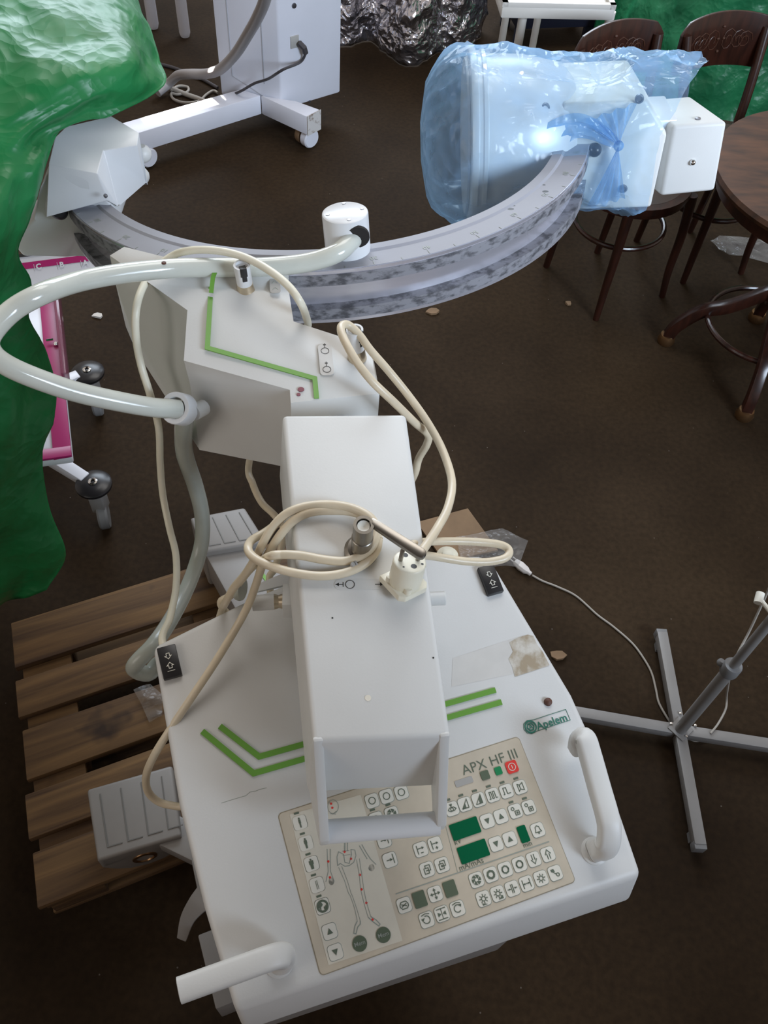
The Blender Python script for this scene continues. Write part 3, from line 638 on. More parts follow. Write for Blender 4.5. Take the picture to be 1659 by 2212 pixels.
# clamp lever
pb = PT(780, 1192); pt = None
for k in range(1, 200):
    p = pb+Z*(k*0.001)
    if proj(p)[1] < 1118: pt = p; break
PHt = (pt-pb).length
mb = MB(); mb.lathe(pb, AN, [(0, -0.004), (0.0205, -0.004), (0.0205, 0.006), (0.0165, 0.010), (0.0165, 0.012), (0.0128, 0.013), (0.0128, PHt*0.55), (0.0118, PHt*0.56), (0.0118, PHt), (0.0082, PHt), (0.0082, PHt-0.01), (0, PHt-0.01)], 28)
LEV = build('clamp_lever_post', mb, 'brushed_steel', ARM)
mb = MB(); mb.lathe(pb, AN, [(0, PHt-0.009), (0.0075, PHt-0.009), (0.0072, PHt-0.003), (0.0045, PHt-0.004), (0, PHt-0.006)], 18); build('post_plug', mb, 'key_white', LEV)
e0 = at(800, 1126, pt.z-0.004); e1 = at(918, 1203, pt.z-0.006); D = (e1-e0).normalized(); S = D.cross(AN).normalized(); hw = 0.0066
mb = MB(); ln = (e1-e0).length
outl = [(0, -hw*0.6), (0.012, -hw*0.8), (ln-hw, -hw), (ln-hw*0.4, -hw*0.85), (ln, -hw*0.4), (ln, hw*0.4), (ln-hw*0.4, hw*0.85), (ln-hw, hw), (0.012, hw*0.8), (0, hw*0.6)]
mb.hull8([e0+D*a-S*b-AN*0.004 for a, b in outl], [e0+D*a-S*b+AN*0.004 for a, b in outl]); build('lever_blade', mb, 'brushed_steel', LEV, bevel=0.0015)
# cross rod below the arm
rz = 1.165
mb = MB(); a = at(545, 1303, rz); b = at(592, 1300, rz); mb.tube([a, a*0.98+b*0.02, b], [0.0098, 0.0108, 0.0108], 20); ROD = build('cross_rod', mb, 'white_paint', XR)
mb = MB(); a2 = at(592, 1300, rz); b2 = at(612, 1299, rz); mb.tube([a2, a2*0.5+b2*0.5, b2], [0.0108, 0.0088, 0.0105], 20); build('rod_collar', mb, 'sleeve_metal', ROD)
mb = MB(); a3 = at(611, 1298, rz); b3 = at(690, 1297, rz); d3 = (b3-a3).normalized(); mb.box(a3+d3*0.009, 0.009, 0.0165, 0.0175, d3, Z.cross(d3), Z); mb.tube([a3+d3*0.01, b3], 0.0105, 16); build('rod_block', mb, 'white_paint', ROD, bevel=0.001)
mb = MB(); a4 = at(920, 1294, rz); b4 = at(962, 1292, rz); mb.tube([a4, b4*0.96+a4*0.04, b4], [0.0098, 0.0098, 0.0088], 20); build('rod_end', mb, 'white_paint', ROD)
mb = MB(); c = at(519, 1272, 1.14); mb.lathe(c, U*0.8-V*0.5+Z*0.2, [(0, -0.004), (0.016, -0.004), (0.017, 0), (0.016, 0.004), (0, 0.004)], 22); build('side_knob', mb, 'hose_dark', ROD)
mb = MB(); mb.hull8([at(548, 1282, 1.09), at(640, 1262, 1.09), at(640, 1230, 1.09), at(548, 1268, 1.09)], [at(548, 1280, 1.10), at(640, 1257, 1.10), at(640, 1226, 1.10), at(548, 1265, 1.10)]); build('rear_ledge', mb, 'console_paint', XR)
mb = MB(); c = at(966, 1203, 1.10); mb.lathe(c, Z, [(0, -0.01), (0.0165, -0.01), (0.0165, 0.004), (0.009, 0.006), (0.009, 0.013), (0.0065, 0.014), (0, 0.014)], 22); build('round_knob', mb, 'ivory_plastic', XR)

# -------- C-arm carriage body
BZ = 1.36
T0, T1, T2, T3 = at(323, 612, 1.362), at(405, 670, 1.350), at(397, 779, 1.336), at(626, 842, 1.328)
T3b, T4, T5 = at(628, 870, 1.325), at(820, 850, 1.325), at(812, 803, 1.332)
T6, T7, T8, T9 = at(801, 748, 1.338), at(729, 725, 1.341), at(634, 694, 1.347), at(624, 629, 1.357)
S1, S2, S3, S4, S5, S6 = at(237, 552, 1.345), at(268, 533, 1.352), at(360, 556, 1.366), at(470, 579, 1.372), at(540, 584, 1.374), at(623, 584, 1.373)
M1, M2, M3 = at(395, 624, 1.363), at(480, 630, 1.363), at(560, 632, 1.361)
O1, O2, O3 = at(249, 610, 1.29), at(281, 705, 1.25), at(410, 827, 1.25)
B2, B3 = drop(T2, 972), drop(T3, 1012)
bzl = min(B2.z, B3.z)
mb = MB(); I = {}
for n_, p in dict(T0=T0, T1=T1, T2=T2, T3=T3, T3b=T3b, T4=T4, T5=T5, T6=T6, T7=T7, T8=T8, T9=T9, S1=S1, S2=S2, S3=S3, S4=S4, S5=S5, S6=S6, M1=M1, M2=M2, M3=M3, O1=O1, O2=O2, O3=O3, B2=B2, B3=B3).items(): I[n_] = mb.vert(p)
def dv(n_, z): I[n_+'d'] = mb.vert((mb.v[I[n_]].x, mb.v[I[n_]].y, z))
for n_ in ('T3b', 'T4', 'T5', 'T6', 'T7', 'T8', 'T9', 'S1', 'S2', 'S3', 'S4', 'S5', 'S6', 'O1', 'O2'): dv(n_, 1.20)
fc = lambda *a: mb.face([I[x] for x in a])
fc('T9', 'M3', 'M2', 'M1', 'T0', 'T1', 'T2', 'T3', 'T3b', 'T4', 'T5', 'T6', 'T7', 'T8')
fc('S6', 'S5', 'S4', 'S3', 'S2', 'S1', 'T0', 'M1', 'M2', 'M3', 'T9')
fc('T0', 'S1', 'O1', 'O2', 'O3', 'T2', 'T1')
fc('T2', 'O3', 'B2', 'B3', 'T3'); fc('T3', 'B3', 'T3bd', 'T3b')
fc('T3b', 'T3bd', 'T4d', 'T4'); fc('T4', 'T4d', 'T5d', 'T5'); fc('T5', 'T5d', 'T6d', 'T6'); fc('T6', 'T6d', 'T7d', 'T7'); fc('T7', 'T7d', 'T8d', 'T8'); fc('T8', 'T8d', 'T9d', 'T9'); fc('T9', 'T9d', 'S6d', 'S6')
for a, b in (('S6', 'S5'), ('S5', 'S4'), ('S4', 'S3'), ('S3', 'S2'), ('S2', 'S1')): fc(a, a+'d', b+'d', b)
fc('S1', 'S1d', 'O1d', 'O1'); fc('O1', 'O1d', 'O2d', 'O2'); fc('O2', 'O2d', 'B2', 'O3')
fc('S1d', 'S2d', 'S3d', 'S4d', 'S5d', 'S6d', 'T9d', 'T8d', 'T7d', 'T6d', 'T5d', 'T4d', 'T3bd', 'B3', 'B2', 'O2d', 'O1d')
BODY = build('carriage', mb, 'white_paint', XR, bevel=0.003, seg=2, angle=25)
mb = MB(); m0 = (T3b+T4)/2; mb.hull8([p-Z*0.11+AY*0.05 for p in (FLp+AX*0.03, FRp-AX*0.03)]+[p-Z*0.115 for p in (T4-AX*0.02, T3b+AX*0.02)], [p-Z*0.035+AY*0.05 for p in (FLp+AX*0.03, FRp-AX*0.03)]+[p-Z*0.02 for p in (T4-AX*0.02, T3b+AX*0.02)])
mb2 = MB(); ca = (FLp+FRp)/2-Z*0.085-AY*0.02; cb = (T3b+T4)/2-Z*0.075+AY*0.03; mb2.tube([ca, cb], 0.035, 28); build('swivel_shaft', mb2, 'gloss_white', XR)
# facts on the carriage
BN = (T4-T3).cross(T9-T3).normalized(); BN = BN if BN.z > 0 else -BN
tb = lambda px, py: onp(px, py, (T3+T4+T9+M2)/4, BN)
sN = (S6-T9).cross(M2-T9).normalized(); sN = sN if sN.z > 0 else -sN
tsx = lambda px, py: onp(px, py, M3, sN)
mb = MB(); ribbon(mb, [tb(456, 621), tb(448, 752), tb(680, 818), tb(684, 861)], 0.0068, BN, 0.0006, 0.0009); ribbon(mb, [tsx(466, 584), tsx(460, 600), tsx(456, 633)], 0.0062, sN, 0.0006, 0.0007)
build('green_stripe', mb, 'stripe_green', BODY)
def knob(px, py, pxt, pyt, base, slot):
    b = base(px, py); ax = Vector((0, 0, 1)); h = 0.02
    for k in range(1, 120):
        if proj(b+Z*(k*0.001))[1] < pyt: h = k*0.001; break
    d = (at(pxt, pyt, b.z+h)-b); h = d.length; ax = d.normalized()
    mb = MB(); mb.lathe(b, ax, [(0, -0.003), (0.0138, -0.003), (0.0132, 0.0), (0.0115, h*0.3), (0, h*0.3)], 24); kn = build('clamp_knob_sleeve', mb, 'sleeve_metal', BODY)
    mb = MB(); mb.lathe(b, ax, [(0, h*0.28), (0.0112, h*0.28), (0.0116, h*0.8), (0.0118, h), (0.009, h), (0.0085, h-0.004), (0, h-0.004)], 24); c_ = build('clamp_knob', mb, 'gloss_white', kn)
    f = Vector((0.35, -0.9, 0)).normalized(); mb = MB(); s_ = ax.cross(f).normalized()
    f2 = slot; s2 = ax.cross(f2).normalized()
    mb.box(b+ax*(h*0.82)+f2*0.0062, 0.0048, 0.0058, h*0.16, s2, f2, ax); mb.box(b+ax*(h*0.58)+f2*0.0080, 0.0035, 0.0040, h*0.10, s2, f2, ax); build('knob_slot', mb, 'black_plastic', kn, bevel=0.001)
knob(531, 628, 522, 572, lambda a, b: onp(a, b, T9, BN), Vector((0.35, -0.9, 0.2)).normalized()); knob(771, 770, 766, 712, tb, Vector((0.8, -0.55, 0.2)).normalized())
mb = MB()
q0 = tb(702, 757); q1 = tb(706, 797); LYb = (q0-q1).normalized(); LXb = LYb.cross(BN).normalized()
plate(mb, (q0+q1)/2, LXb, LYb, BN, rrect(0.0095, 0.026, 0.005), -0.001, 0.0004, 0)
for q in (q0, q1):
    ribbon(mb, ringpts(q+BN*0.0006-LYb*0.001, LXb, LYb*0.9, 0.0055), 0.0007, BN, 0, 0.0002, 1); ribbon(mb, [q+BN*0.0006+LYb*0.004, q+BN*0.0006+LYb*0.012], 0.0008, BN, 0, 0.0002, 1); ribbon(mb, [q+BN*0.0006+LYb*0.0095-LXb*0.002, q+BN*0.0006+LYb*0.0095+LXb*0.002], 0.0012, BN, 0, 0.0002, 1)
build('symbol_label', mb, ['label_trace', 'ink_black'], BODY, smooth=False)
mb = MB(); c = tsx(594, 617); plate(mb, c, AX, AY, sN, rrect(0.0075, 0.014, 0.004), -0.001, 0.0005, 0)
for s_ in (-0.006, 0.006): ribbon(mb, [c+sN*0.0008+AY*(s_-0.002)-AX*0.004, c+sN*0.0008+AY*(s_+0.002), c+sN*0.0008+AY*(s_-0.002)+AX*0.004], 0.0006, sN, 0, 0.0002, 1)
build('symbol_label', mb, ['key_grey', 'ink_grey'], BODY, smooth=False)
mb = MB()
for px, py, r0 in ((650, 841, 0.0045), (645, 852, 0.0028)): c = tb(px, py); plate(mb, c, AX, AY, BN, [(r0*math.cos(2*PI*k/14), r0*0.8*math.sin(2*PI*k/14)) for k in range(14)], -0.001, 0.0004)
build('maroon_mark', mb, 'maroon_mark', BODY, smooth=False)

# -------- the C ring
RNn = Vector((-0.1121, 0.1287, 1)).normalized(); RCc = Vector((-0.1751, 1.5123, 1.30))
E1 = Vector((0, 1, 0)).cross(RNn).normalized(); E2 = RNn.cross(E1)
def rp_(deg, r, h=0.0): a = math.radians(deg); return RCc+E1*(r*math.cos(a))+E2*(r*math.sin(a))+RNn*h
RO, RI, RHt = 0.481, 0.4225, 0.088
def ring_part(name, prof, m, d0=-164, d1=1.5, n=110, bevel=0, parent=None):
    mb = MB(); mb.rings([[rp_(d0+(d1-d0)*k/n, r, h) for r, h in prof] for k in range(n+1)])
    return build(name, mb, m, parent or XR, angle=30)
RING = ring_part('c_arm_ring', [(RO, 0), (RO, -0.006), (RO-0.004, -0.006), (RO-0.016, -0.024), (RO-0.016, -RHt+0.024), (RO-0.004, -RHt+0.006), (RO, -RHt+0.006), (RO, -RHt), (RI, -RHt), (RI, 0)], 'polished_steel')
ring_part('scale_face', [(RO-0.001, 0.0), (RO-0.001, 0.0012), (RI+0.02, 0.0012), (RI+0.016, 0.004), (RI+0.001, 0.004), (RI+0.001, 0.0)], 'scale_face', parent=RING)
ring_part('rail', [(RO+0.0015, -0.006), (RO+0.0015, -0.024), (RO-0.017, -0.024), (RO-0.017, -0.006)], 'worn_rail', parent=RING)
ring_part('rail', [(RO+0.0015, -RHt+0.006), (RO+0.0015, -RHt+0.024), (RO-0.017, -RHt+0.024), (RO-0.017, -RHt+0.006)], 'worn_rail', parent=RING)
mb = MB()
for k in range(-11, 21):
    deg = -104.6+k*5.16
    if not (-158 < deg < 1): continue
    a = math.radians(deg); rad = E1*math.cos(a)+E2*math.sin(a); tan = -E1*math.sin(a)+E2*math.cos(a)
    big = k % 2 == 0
    ribbon(mb, [rp_(deg, RO-0.002, 0.0016), rp_(deg, RO-(0.011 if big else 0.008), 0.0016)], 0.0007, RNn, 0, 0.0002)
    if big: text_mesh(mb, str(abs(k)*5), rp_(deg+0.3, RO-0.0195, 0.0013), -tan, rad, 0.0125)
build('scale_marks', mb, 'ink_grey', RING, smooth=False)
mb = MB()
for px, py in ((1175, 401), (1178, 415), (1103, 453), (1110, 446), (1080, 455), (1276, 300)):
    c = onp(px, py, RCc, RNn)+RNn*0.0013; rr0 = 0.0035 if px in (1178, 1103) else 0.0018
    mb.poly([c+E1*(rr0*1.5*math.cos(2*PI*k/12))+E2*(rr0*math.sin(2*PI*k/12)) for k in range(12)])
build('chipped_spots', mb, 'ink_black', RING, smooth=False)
# cable gland on the ring
gc = onp(752, 541, RCc, RNn)
mb = MB(); mb.lathe(gc, RNn, [(0, -0.01), (0.034, -0.01), (0.034, 0.058), (0.0335, 0.0605), (0.031, 0.062), (0, 0.062)], 40); GL = build('hose_gland', mb, 'gloss_white', RING)
for a in (20, 100, 200, 290):
    mb = MB(); c = gc+RNn*0.0622+(E1*math.cos(math.radians(a))+E2*math.sin(math.radians(a)))*0.026
    plate(mb, c, E1, E2, RNn, [(0.0028*math.cos(2*PI*k/10), 0.0028*math.sin(2*PI*k/10)) for k in range(10)], -0.001, 0.0006); build('gland_screw', mb, 'screw_steel', GL)
hd = (at(700, 545, 1.40)-at(768, 515, 1.40)).normalized()
mb = MB(); ho = at(765, 512, 1.405); mb.lathe(ho-hd*0.006, (hd*0.5+Vector((0.5, -0.5, 0))).normalized(), [(0, 0), (0.0175, 0), (0.0175, 0.005), (0, 0.005)], 24); build('gland_bore', mb, 'dark_gap', GL)

# -------- image intensifier (right end of the ring)
ph = math.radians(4.0); DA = E1*math.cos(ph)+E2*math.sin(ph); DB = RNn; DC = DB.cross(DA).normalized()   # axis, up, away
IO = RCc-DB*0.018
def ii(t, c, b): return IO+DA*t+DC*c+DB*b
mb = MB(); mb.lathe(IO, DA, [(0, 0.262), (0.128, 0.262), (0.146, 0.265), (0.148, 0.268), (0.148, 0.276), (0.143, 0.278), (0.143, 0.284), (0.1455, 0.286), (0.1455, 0.292), (0.138, 0.294), (0.134, 0.36), (0.118, 0.43), (0.095, 0.45), (0, 0.45)], 64)
II = build('image_intensifier', mb, 'drum_paint', XR, angle=40)
mb = MB(); mb.lathe(IO, DA, [(0, 0.258), (0.132, 0.258), (0.134, 0.2625), (0, 0.263)], 48); build('input_window', mb, 'bg_grey', II)
mb = MB()
pl = [(0.405, -0.105), (0.60, -0.105), (0.605, 0.03), (0.56, 0.09), (0.42, 0.09)]
mb.hull8([ii(t, -0.09, b) for t, b in pl], [ii(t, 0.10, b) for t, b in pl]); BL = build('mounting_block', mb, 'white_paint', II, bevel=0.006, seg=3)
for q in ((1178, 232), (1381, 213), (1346, 407), (1180, 400)):
    mb = MB(); c = onp(*q, ii(0.5, -0.0905, 0), DC); mb.lathe(c, -DC, [(0, -0.002), (0.0075, -0.002), (0.0075, 0.003), (0.005, 0.0035), (0.0045, 0.001), (0, 0.001)], 16); build('socket_bolt', mb, 'screw_steel', BL)
c = onp(1284, 322, ii(0.5, -0.0905, 0), DC)
mb = MB(); mb.sphere(c-DC*0.004, 0.012, 16); build('end_stop', mb, 'black_gloss', BL)
cb_ = [(1427, 425), (1455, 272), (1572, 263), (1545, 413)]
BP0 = ii(0.66, -0.075, 0); bx = [onp(*q, BP0, DC) for q in cb_]
YB = (DC*0.93-DA*0.28).normalized()
mb = MB(); mb.hull8([bx[0], bx[3], bx[2], bx[1]], [p+YB*0.125 for p in (bx[0], bx[3], bx[2], bx[1])]); CB = build('camera_box', mb, 'console_paint', II, bevel=0.007, seg=4)
mb = MB(); c = onp(1496, 350, BP0, DC); mb.sphere(c-DC*0.001, 0.0058, 14); build('box_screw', mb, 'chrome', CB)
mb = MB(); c = onp(1507, 257, (bx[1]+bx[2])/2, DB); mb.lathe(c-DB*0.004, DB, [(0, 0), (0.006, 0), (0.005, 0.006), (0, 0.007)], 10); build('box_stud', mb, 'screw_steel', CB)
mb = MB(); mb.box(ii(0.58, 0.0, -0.01), 0.05, 0.055, 0.05, DA, DC, DB); build('box_neck', mb, 'drum_paint', II, bevel=0.004)

# -------- X-ray tube housing (left end of the ring)
HP = dict(a=(143, 273, 1.40), b=(240, 250, 1.40), c=(300, 286, 1.392), d=(296, 314, 1.385), e=(223, 324, 1.378), f=(210, 375, 1.372), g=(105, 354, 1.375), h=(119, 296, 1.395))
Hh = {k: at(*v) for k, v in HP.items()}
mb = MB(); I = {k: mb.vert(v) for k, v in Hh.items()}
lowp = dict(a=drop(Hh['a'], 420), b=drop(Hh['b'], 380), c=drop(Hh['c'], 400), d=at(316, 395, 1.30), e=at(256, 448, 1.295), f=at(232, 432, 1.315), g=at(100, 470, 1.29), h=at(95, 420, 1.30))
J = {k: mb.vert(v) for k, v in lowp.items()}
ks = 'abcdefgh'
mb.face([I[k] for k in ks]); mb.face([J[k] for k in ks[::-1]])
for k in range(8): mb.face((J[ks[k]], J[ks[(k+1) % 8]], I[ks[(k+1) % 8]], I[ks[k]]))
TUBE = build('tube_housing', mb, 'gloss_white', XR, bevel=0.005, seg=3, angle=30)
mb = MB()
fp = [(105, 356, 1.372), (212, 377, 1.368), (222, 420, 1.325), (262, 470, 1.28), (190, 560, 1.17), (150, 552, 1.15), (50, 556, 1.14), (20, 520, 1.18), (70, 470, 1.26), (85, 410, 1.33)]
fa = [at(*q) for q in fp]; mb.hull8([p+Vector((-0.02, 0.13, -0.03)) for p in fa], fa); SKT = build('housing_skirt', mb, 'gloss_white', TUBE, bevel=0.008, seg=3)
mb = MB(); c = at(128, 457, 1.285); mb.lathe(c, Vector((0.1, -0.7, 0.7)), [(0, -0.008), (0.0125, -0.008), (0.0135, 0.006), (0.011, 0.012), (0, 0.013)], 22); build('black_knob', mb, 'black_plastic', TUBE)
for q in ((308, 332, 1.31), (304, 380, 1.25)): mb = MB(); mb.sphere(at(*q), 0.016, 14); build('rear_stud', mb, 'white_paint', TUBE)
mb = MB(); c = at(228, 423, 1.335); mb.sphere(c, 0.0035, 10); build('housing_screw', mb, 'screw_steel', TUBE)

# -------- hoses and cables
def cable(name, pts, r, m, parent=XR, n=12, seg=8, pre=(), post=()):
    mb = MB(); mb.tube(cat(list(pre)+ats(pts)+list(post), seg), r, n); return build(name, mb, m, parent, angle=80)
hose = [(770, 508, 1.395), (757, 522, 1.398), (725, 548, 1.395), (660, 568, 1.383), (570, 577, 1.378), (470, 578, 1.379), (370, 580, 1.385), (270, 590, 1.40), (170, 608, 1.418), (90, 635, 1.44), (25, 672, 1.435), (-22, 725, 1.425), (-18, 762, 1.41), (20, 792, 1.395), (90, 822, 1.37), (170, 848, 1.34), (260, 868, 1.31), (330, 880, 1.285), (385, 884, 1.262)]
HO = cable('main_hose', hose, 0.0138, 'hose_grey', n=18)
mb = MB(); c = at(282, 567, 1.4) ; c = at(354, 568, 1.4005); mb.sphere(c, 0.0035, 10, (1, 1, 0.5)); build('hose_stain', mb, 'rust_spot', HO)
g0 = at(381, 882, 1.262); gax = (CAM-g0).normalized()*0.75+Vector((-0.45, -0.1, 0.2)); gax.normalize()
mb = MB(); mb.lathe(g0, gax, [(0.0155, 0.004), (0.0155, -0.02), (0.022, -0.022), (0.0235, -0.02), (0.0235, 0.003), (0.0225, 0.005), (0.0165, 0.005), (0.0155, 0.004)], 36, cap=False); GR = build('hose_grommet', mb, 'gloss_white', XR)
mb = MB(); bk0 = g0-gax*0.012+Vector((0.018, 0, -0.005)); mb.tube([bk0, at(440, 880, 1.24)], 0.012, 12); build('grommet_bracket', mb, 'white_paint', GR)
hose2 = [(385, 884, 1.258), (398, 902, 1.235), (396, 935, 1.19), (400, 985, 1.11), (422, 1050, 1.0), (436, 1110, 0.92), (436, 1170, 0.86), (420, 1230, 0.83), (395, 1290, 0.83), (362, 1350, 0.85), (330, 1395, 0.87), (298, 1428, 0.86), (290, 1445, 0.84), (320, 1455, 0.82), (370, 1440, 0.82)]
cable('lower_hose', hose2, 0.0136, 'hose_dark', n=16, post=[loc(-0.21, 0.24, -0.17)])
ca = [(664, 706, 1.31), (660, 680, 1.35), (648, 652, 1.39), (625, 620, 1.402), (590, 590, 1.408), (545, 563, 1.410), (500, 547, 1.408), (450, 540, 1.402), (405, 542, 1.390), (372, 553, 1.372), (335, 582, 1.362), (308, 622, 1.355), (294, 670, 1.345), (294, 730, 1.31), (305, 790, 1.27), (325, 855, 1.235), (343, 925, 1.18), (346, 1000, 1.11), (352, 1070, 1.05), (366, 1140, 1.02), (380, 1200, 1.01), (380, 1270, 1.01), (367, 1335, 1.02), (352, 1395, 1.03)]
cable('thin_cable', ca, 0.0056, 'ivory_plastic', pre=[at(640, 715, 1.27)], post=[loc(-0.24, 0.29, -0.02)])
cb1 = [(870, 1075, 1.12), (884, 1048, 1.16), (897, 1020, 1.20), (905, 990, 1.22), (922, 960, 1.25), (924, 938, 1.27), (895, 912, 1.30), (850, 868, 1.345), (805, 825, 1.375), (773, 785, 1.39), (752, 750, 1.40), (738, 720, 1.402), (738, 704, 1.40), (752, 702, 1.395), (775, 722, 1.385), (800, 756, 1.372), (840, 802, 1.35), (885, 858, 1.32), (925, 915, 1.30), (957, 975, 1.29), (976, 1040, 1.29), (968, 1095, 1.30), (945, 1140, 1.31), (922, 1175, 1.325), (905, 1200, 1.33)]
cable('plug_cable', cb1, 0.0056, 'cream_cable', pre=[at(810, 1080, 1.25)])
def ZA(px, py): return PT(px, py).z if True else 0
def on_arm(l, up=0.007): return [(px, py, ZA(px, py)+up+dz) for px, py, dz in l]
lp1 = on_arm([(815, 1145, 0.012), (800, 1118, 0.012), (762, 1098, 0.008), (715, 1090, 0.004), (665, 1093, 0.002), (625, 1106, 0.0), (598, 1128, -0.008), (575, 1160, -0.02), (555, 1200, -0.04), (530, 1240, -0.08), (505, 1270, -0.12), (488, 1300, -0.16)]) + [(478, 1322, 1.06), (474, 1345, 1.0), (490, 1370, 0.96)]
cable('looped_cable', lp1, 0.0054, 'cream_cable', post=[loc(-0.14, 0.30, -0.03)])
lp2 = on_arm([(818, 1165, 0.004), (806, 1128, 0.004), (765, 1107, 0.002), (715, 1103, 0), (670, 1107, 0), (635, 1124, -0.003), (608, 1152, -0.012), (586, 1185, -0.03), (568, 1218, -0.05)]) + [(552, 1265, 1.22), (535, 1310, 1.18), (505, 1365, 1.15), (462, 1435, 1.13), (415, 1505, 1.11), (365, 1580, 1.08), (333, 1632, 1.05), (316, 1675, 1.01), (320, 1710, 0.97), (345, 1733, 0.95), (385, 1742, 0.95), (420, 1745, 0.96)]
cable('looped_cable', lp2, 0.0054, 'cream_cable', post=[loc(-0.22, 0.13, -0.12)])
lp3 = on_arm([(536, 1180, -0.03), (540, 1196, -0.02), (560, 1212, -0.012), (600, 1228, -0.004), (650, 1240, 0), (700, 1244, 0), (750, 1236, 0), (790, 1216, 0.002), (812, 1190, 0.004), (818, 1165, 0.004)])
lp3 = [(600, 1130, 1.24), (572, 1150, 1.255), (545, 1166, 1.265)]+lp3
cable('looped_cable', lp3, 0.0054, 'cream_cable')
lp4 = [(480, 1312, 1.08), (500, 1285, 1.11), (520, 1255, 1.16), (545, 1225, 1.21)]+on_arm([(580, 1203, -0.012), (610, 1198, 0), (650, 1200, 0.001), (700, 1209, 0), (745, 1212, 0), (782, 1200, 0.006), (805, 1178, 0.012), (815, 1145, 0.012)])
cable('looped_cable', lp4, 0.0054, 'cream_cable', pre=[loc(-0.12, 0.34, -0.02)])
cable('looped_cable', [(538, 1000, 1.12), (546, 1045, 1.12), (565, 1085, 1.12), (592, 1112, 1.13), (612, 1140, 1.12), (606, 1190, 1.09), (592, 1230, 1.08), (582, 1262, 1.07)], 0.0054, 'cream_cable', pre=[(B2+B3)/2+Vector((0.02, 0.09, 0.03))], post=[loc(-0.10, 0.34, -0.02)])
cable('looped_cable', [(885, 1178, 1.325), (915, 1171, 1.312), (970, 1169, 1.295), (1035, 1171, 1.285), (1082, 1177, 1.28), (1100, 1190, 1.278), (1090, 1206, 1.278), (1050, 1214, 1.28), (1000, 1212, 1.288), (950, 1204, 1.30), (915, 1199, 1.315), (890, 1200, 1.325)], 0.0052, 'cream_cable')
mb = MB(); c = PT(768, 1226)+AN*0.008; d_ = (PT(790, 1216)-PT(750, 1236)).normalized(); mb.lathe(c-d_*0.001, d_, [(0.0054, 0), (0.0066, 0), (0.0066, 0.0022), (0.0054, 0.0022)], 14, cap=False); mb.sphere(c-d_*0.004+AN*0.004, 0.0035, 8); build('cable_tie', mb, 'key_grey', XR)
# big round plug lying on the arm
PL = PT(872, 1266)+AN*0.001; pax = (at(885, 1212, PL.z+0.041)-PL).normalized()
pX = (AX*0.86+AY*0.5).normalized(); pX = (pX-pax*pX.dot(pax)).normalized(); pY = pax.cross(pX)
mb = MB(); hpw = 0.0215
base_o = [(-hpw, -hpw*0.72), (-hpw*0.7, -hpw), (hpw*0.75, -hpw), (hpw, -hpw*0.7), (hpw, hpw), (-hpw, hpw)]
plate(mb, PL, pX, pY, pax, base_o, 0.0, 0.009); mb.lathe(PL, pax, [(0, 0.008), (0.0198, 0.008), (0.0192, 0.040), (0.018, 0.042), (0, 0.042)], 36)
PLUG = build('round_plug', mb, 'ivory_plastic', XR, bevel=0.0012)
for s_, t_ in ((-0.0085, 0.0065), (0.0095, -0.003)):
    mb = MB(); c = PL+pX*s_+pY*t_+pax*0.041; mb.lathe(c, pax, [(0, 0), (0.0026, 0), (0.0026, 0.017), (0.0018, 0.0195), (0, 0.02)], 14); build('plug_pin', mb, 'brushed_steel', PLUG)
mb = MB()
for s_, t_, r0 in ((-0.001, -0.009, 0.0036), (0.0015, 0.010, 0.0033), (0.010, -0.011, 0.0016), (-0.012, -0.004, 0.0012)): c = PL+pX*s_+pY*t_+pax*0.0422; mb.poly([c+pX*(r0*math.cos(2*PI*k/14))+pY*(r0*math.sin(2*PI*k/14)) for k in range(14)])
build('plug_hole', mb, 'ink_black', PLUG, smooth=False)
for a in (0.6, 2.6, 4.2):
    mb = MB(); c = PL+(pX*math.cos(a)+pY*math.sin(a))*0.0185+pax*0.011; mb.lathe(c, pax, [(0, -0.003), (0.0048, -0.003), (0.0045, 0.005), (0, 0.006)], 14); build('plug_boss', mb, 'ivory_plastic', PLUG)
mb = MB(); e = at(905, 1200, 1.33); mb.tube([PL+pax*0.02+pX*0.014, PL+pax*0.022+pX*0.022+pY*0.004, e], [0.009, 0.0085, 0.0065], 14); build('cable_boot', mb, 'ivory_plastic', PLUG)

# -------- base: legs with ribbed covers, wheel cover, pedal
def ribbed(name, tl, tr, br, bl_, z, zb, m='base_paint_shaded', ribs=3):
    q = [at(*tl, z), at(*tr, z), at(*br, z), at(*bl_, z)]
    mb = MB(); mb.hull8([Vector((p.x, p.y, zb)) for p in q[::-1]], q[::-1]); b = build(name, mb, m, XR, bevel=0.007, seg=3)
    mb = MB()
    for k in range(ribs+1):
        f = 0.14+0.72*k/ribs
        a = q[0].lerp(q[1], f); c = q[3].lerp(q[2], f); p0 = a.lerp(c, 0.12); p1 = a.lerp(c, 0.86); p2 = p1.lerp(p1+(q[2]-q[3])*0.5, 0.35)
        ribbon(mb, [p0, p1, p2], 0.0022, Z, 0.0008, 0.0008)
    build('grip_ribs', mb, 'rib_shade', b); return b, q
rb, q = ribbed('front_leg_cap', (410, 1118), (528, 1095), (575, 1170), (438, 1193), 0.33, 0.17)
lg = [at(*p, 0.31) for p in ((440, 1192), (562, 1168), (760, 1440), (610, 1500))]
mb = MB(); mb.hull8([Vector((p.x, p.y, 0.20)) for p in lg[::-1]], lg[::-1]); LG = build('front_leg', mb, 'base_paint_shaded', XR, bevel=0.005)
mb = MB(); ribbon(mb, [at(*p, 0.31) for p in ((524, 1176), (548, 1215), (590, 1272))], 0.009, Z, 0.0008, 0.0008); build('green_stripe', mb, 'stripe_green', LG)
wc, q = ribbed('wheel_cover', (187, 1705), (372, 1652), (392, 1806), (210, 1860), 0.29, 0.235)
pfr = [q[3], q[2]]
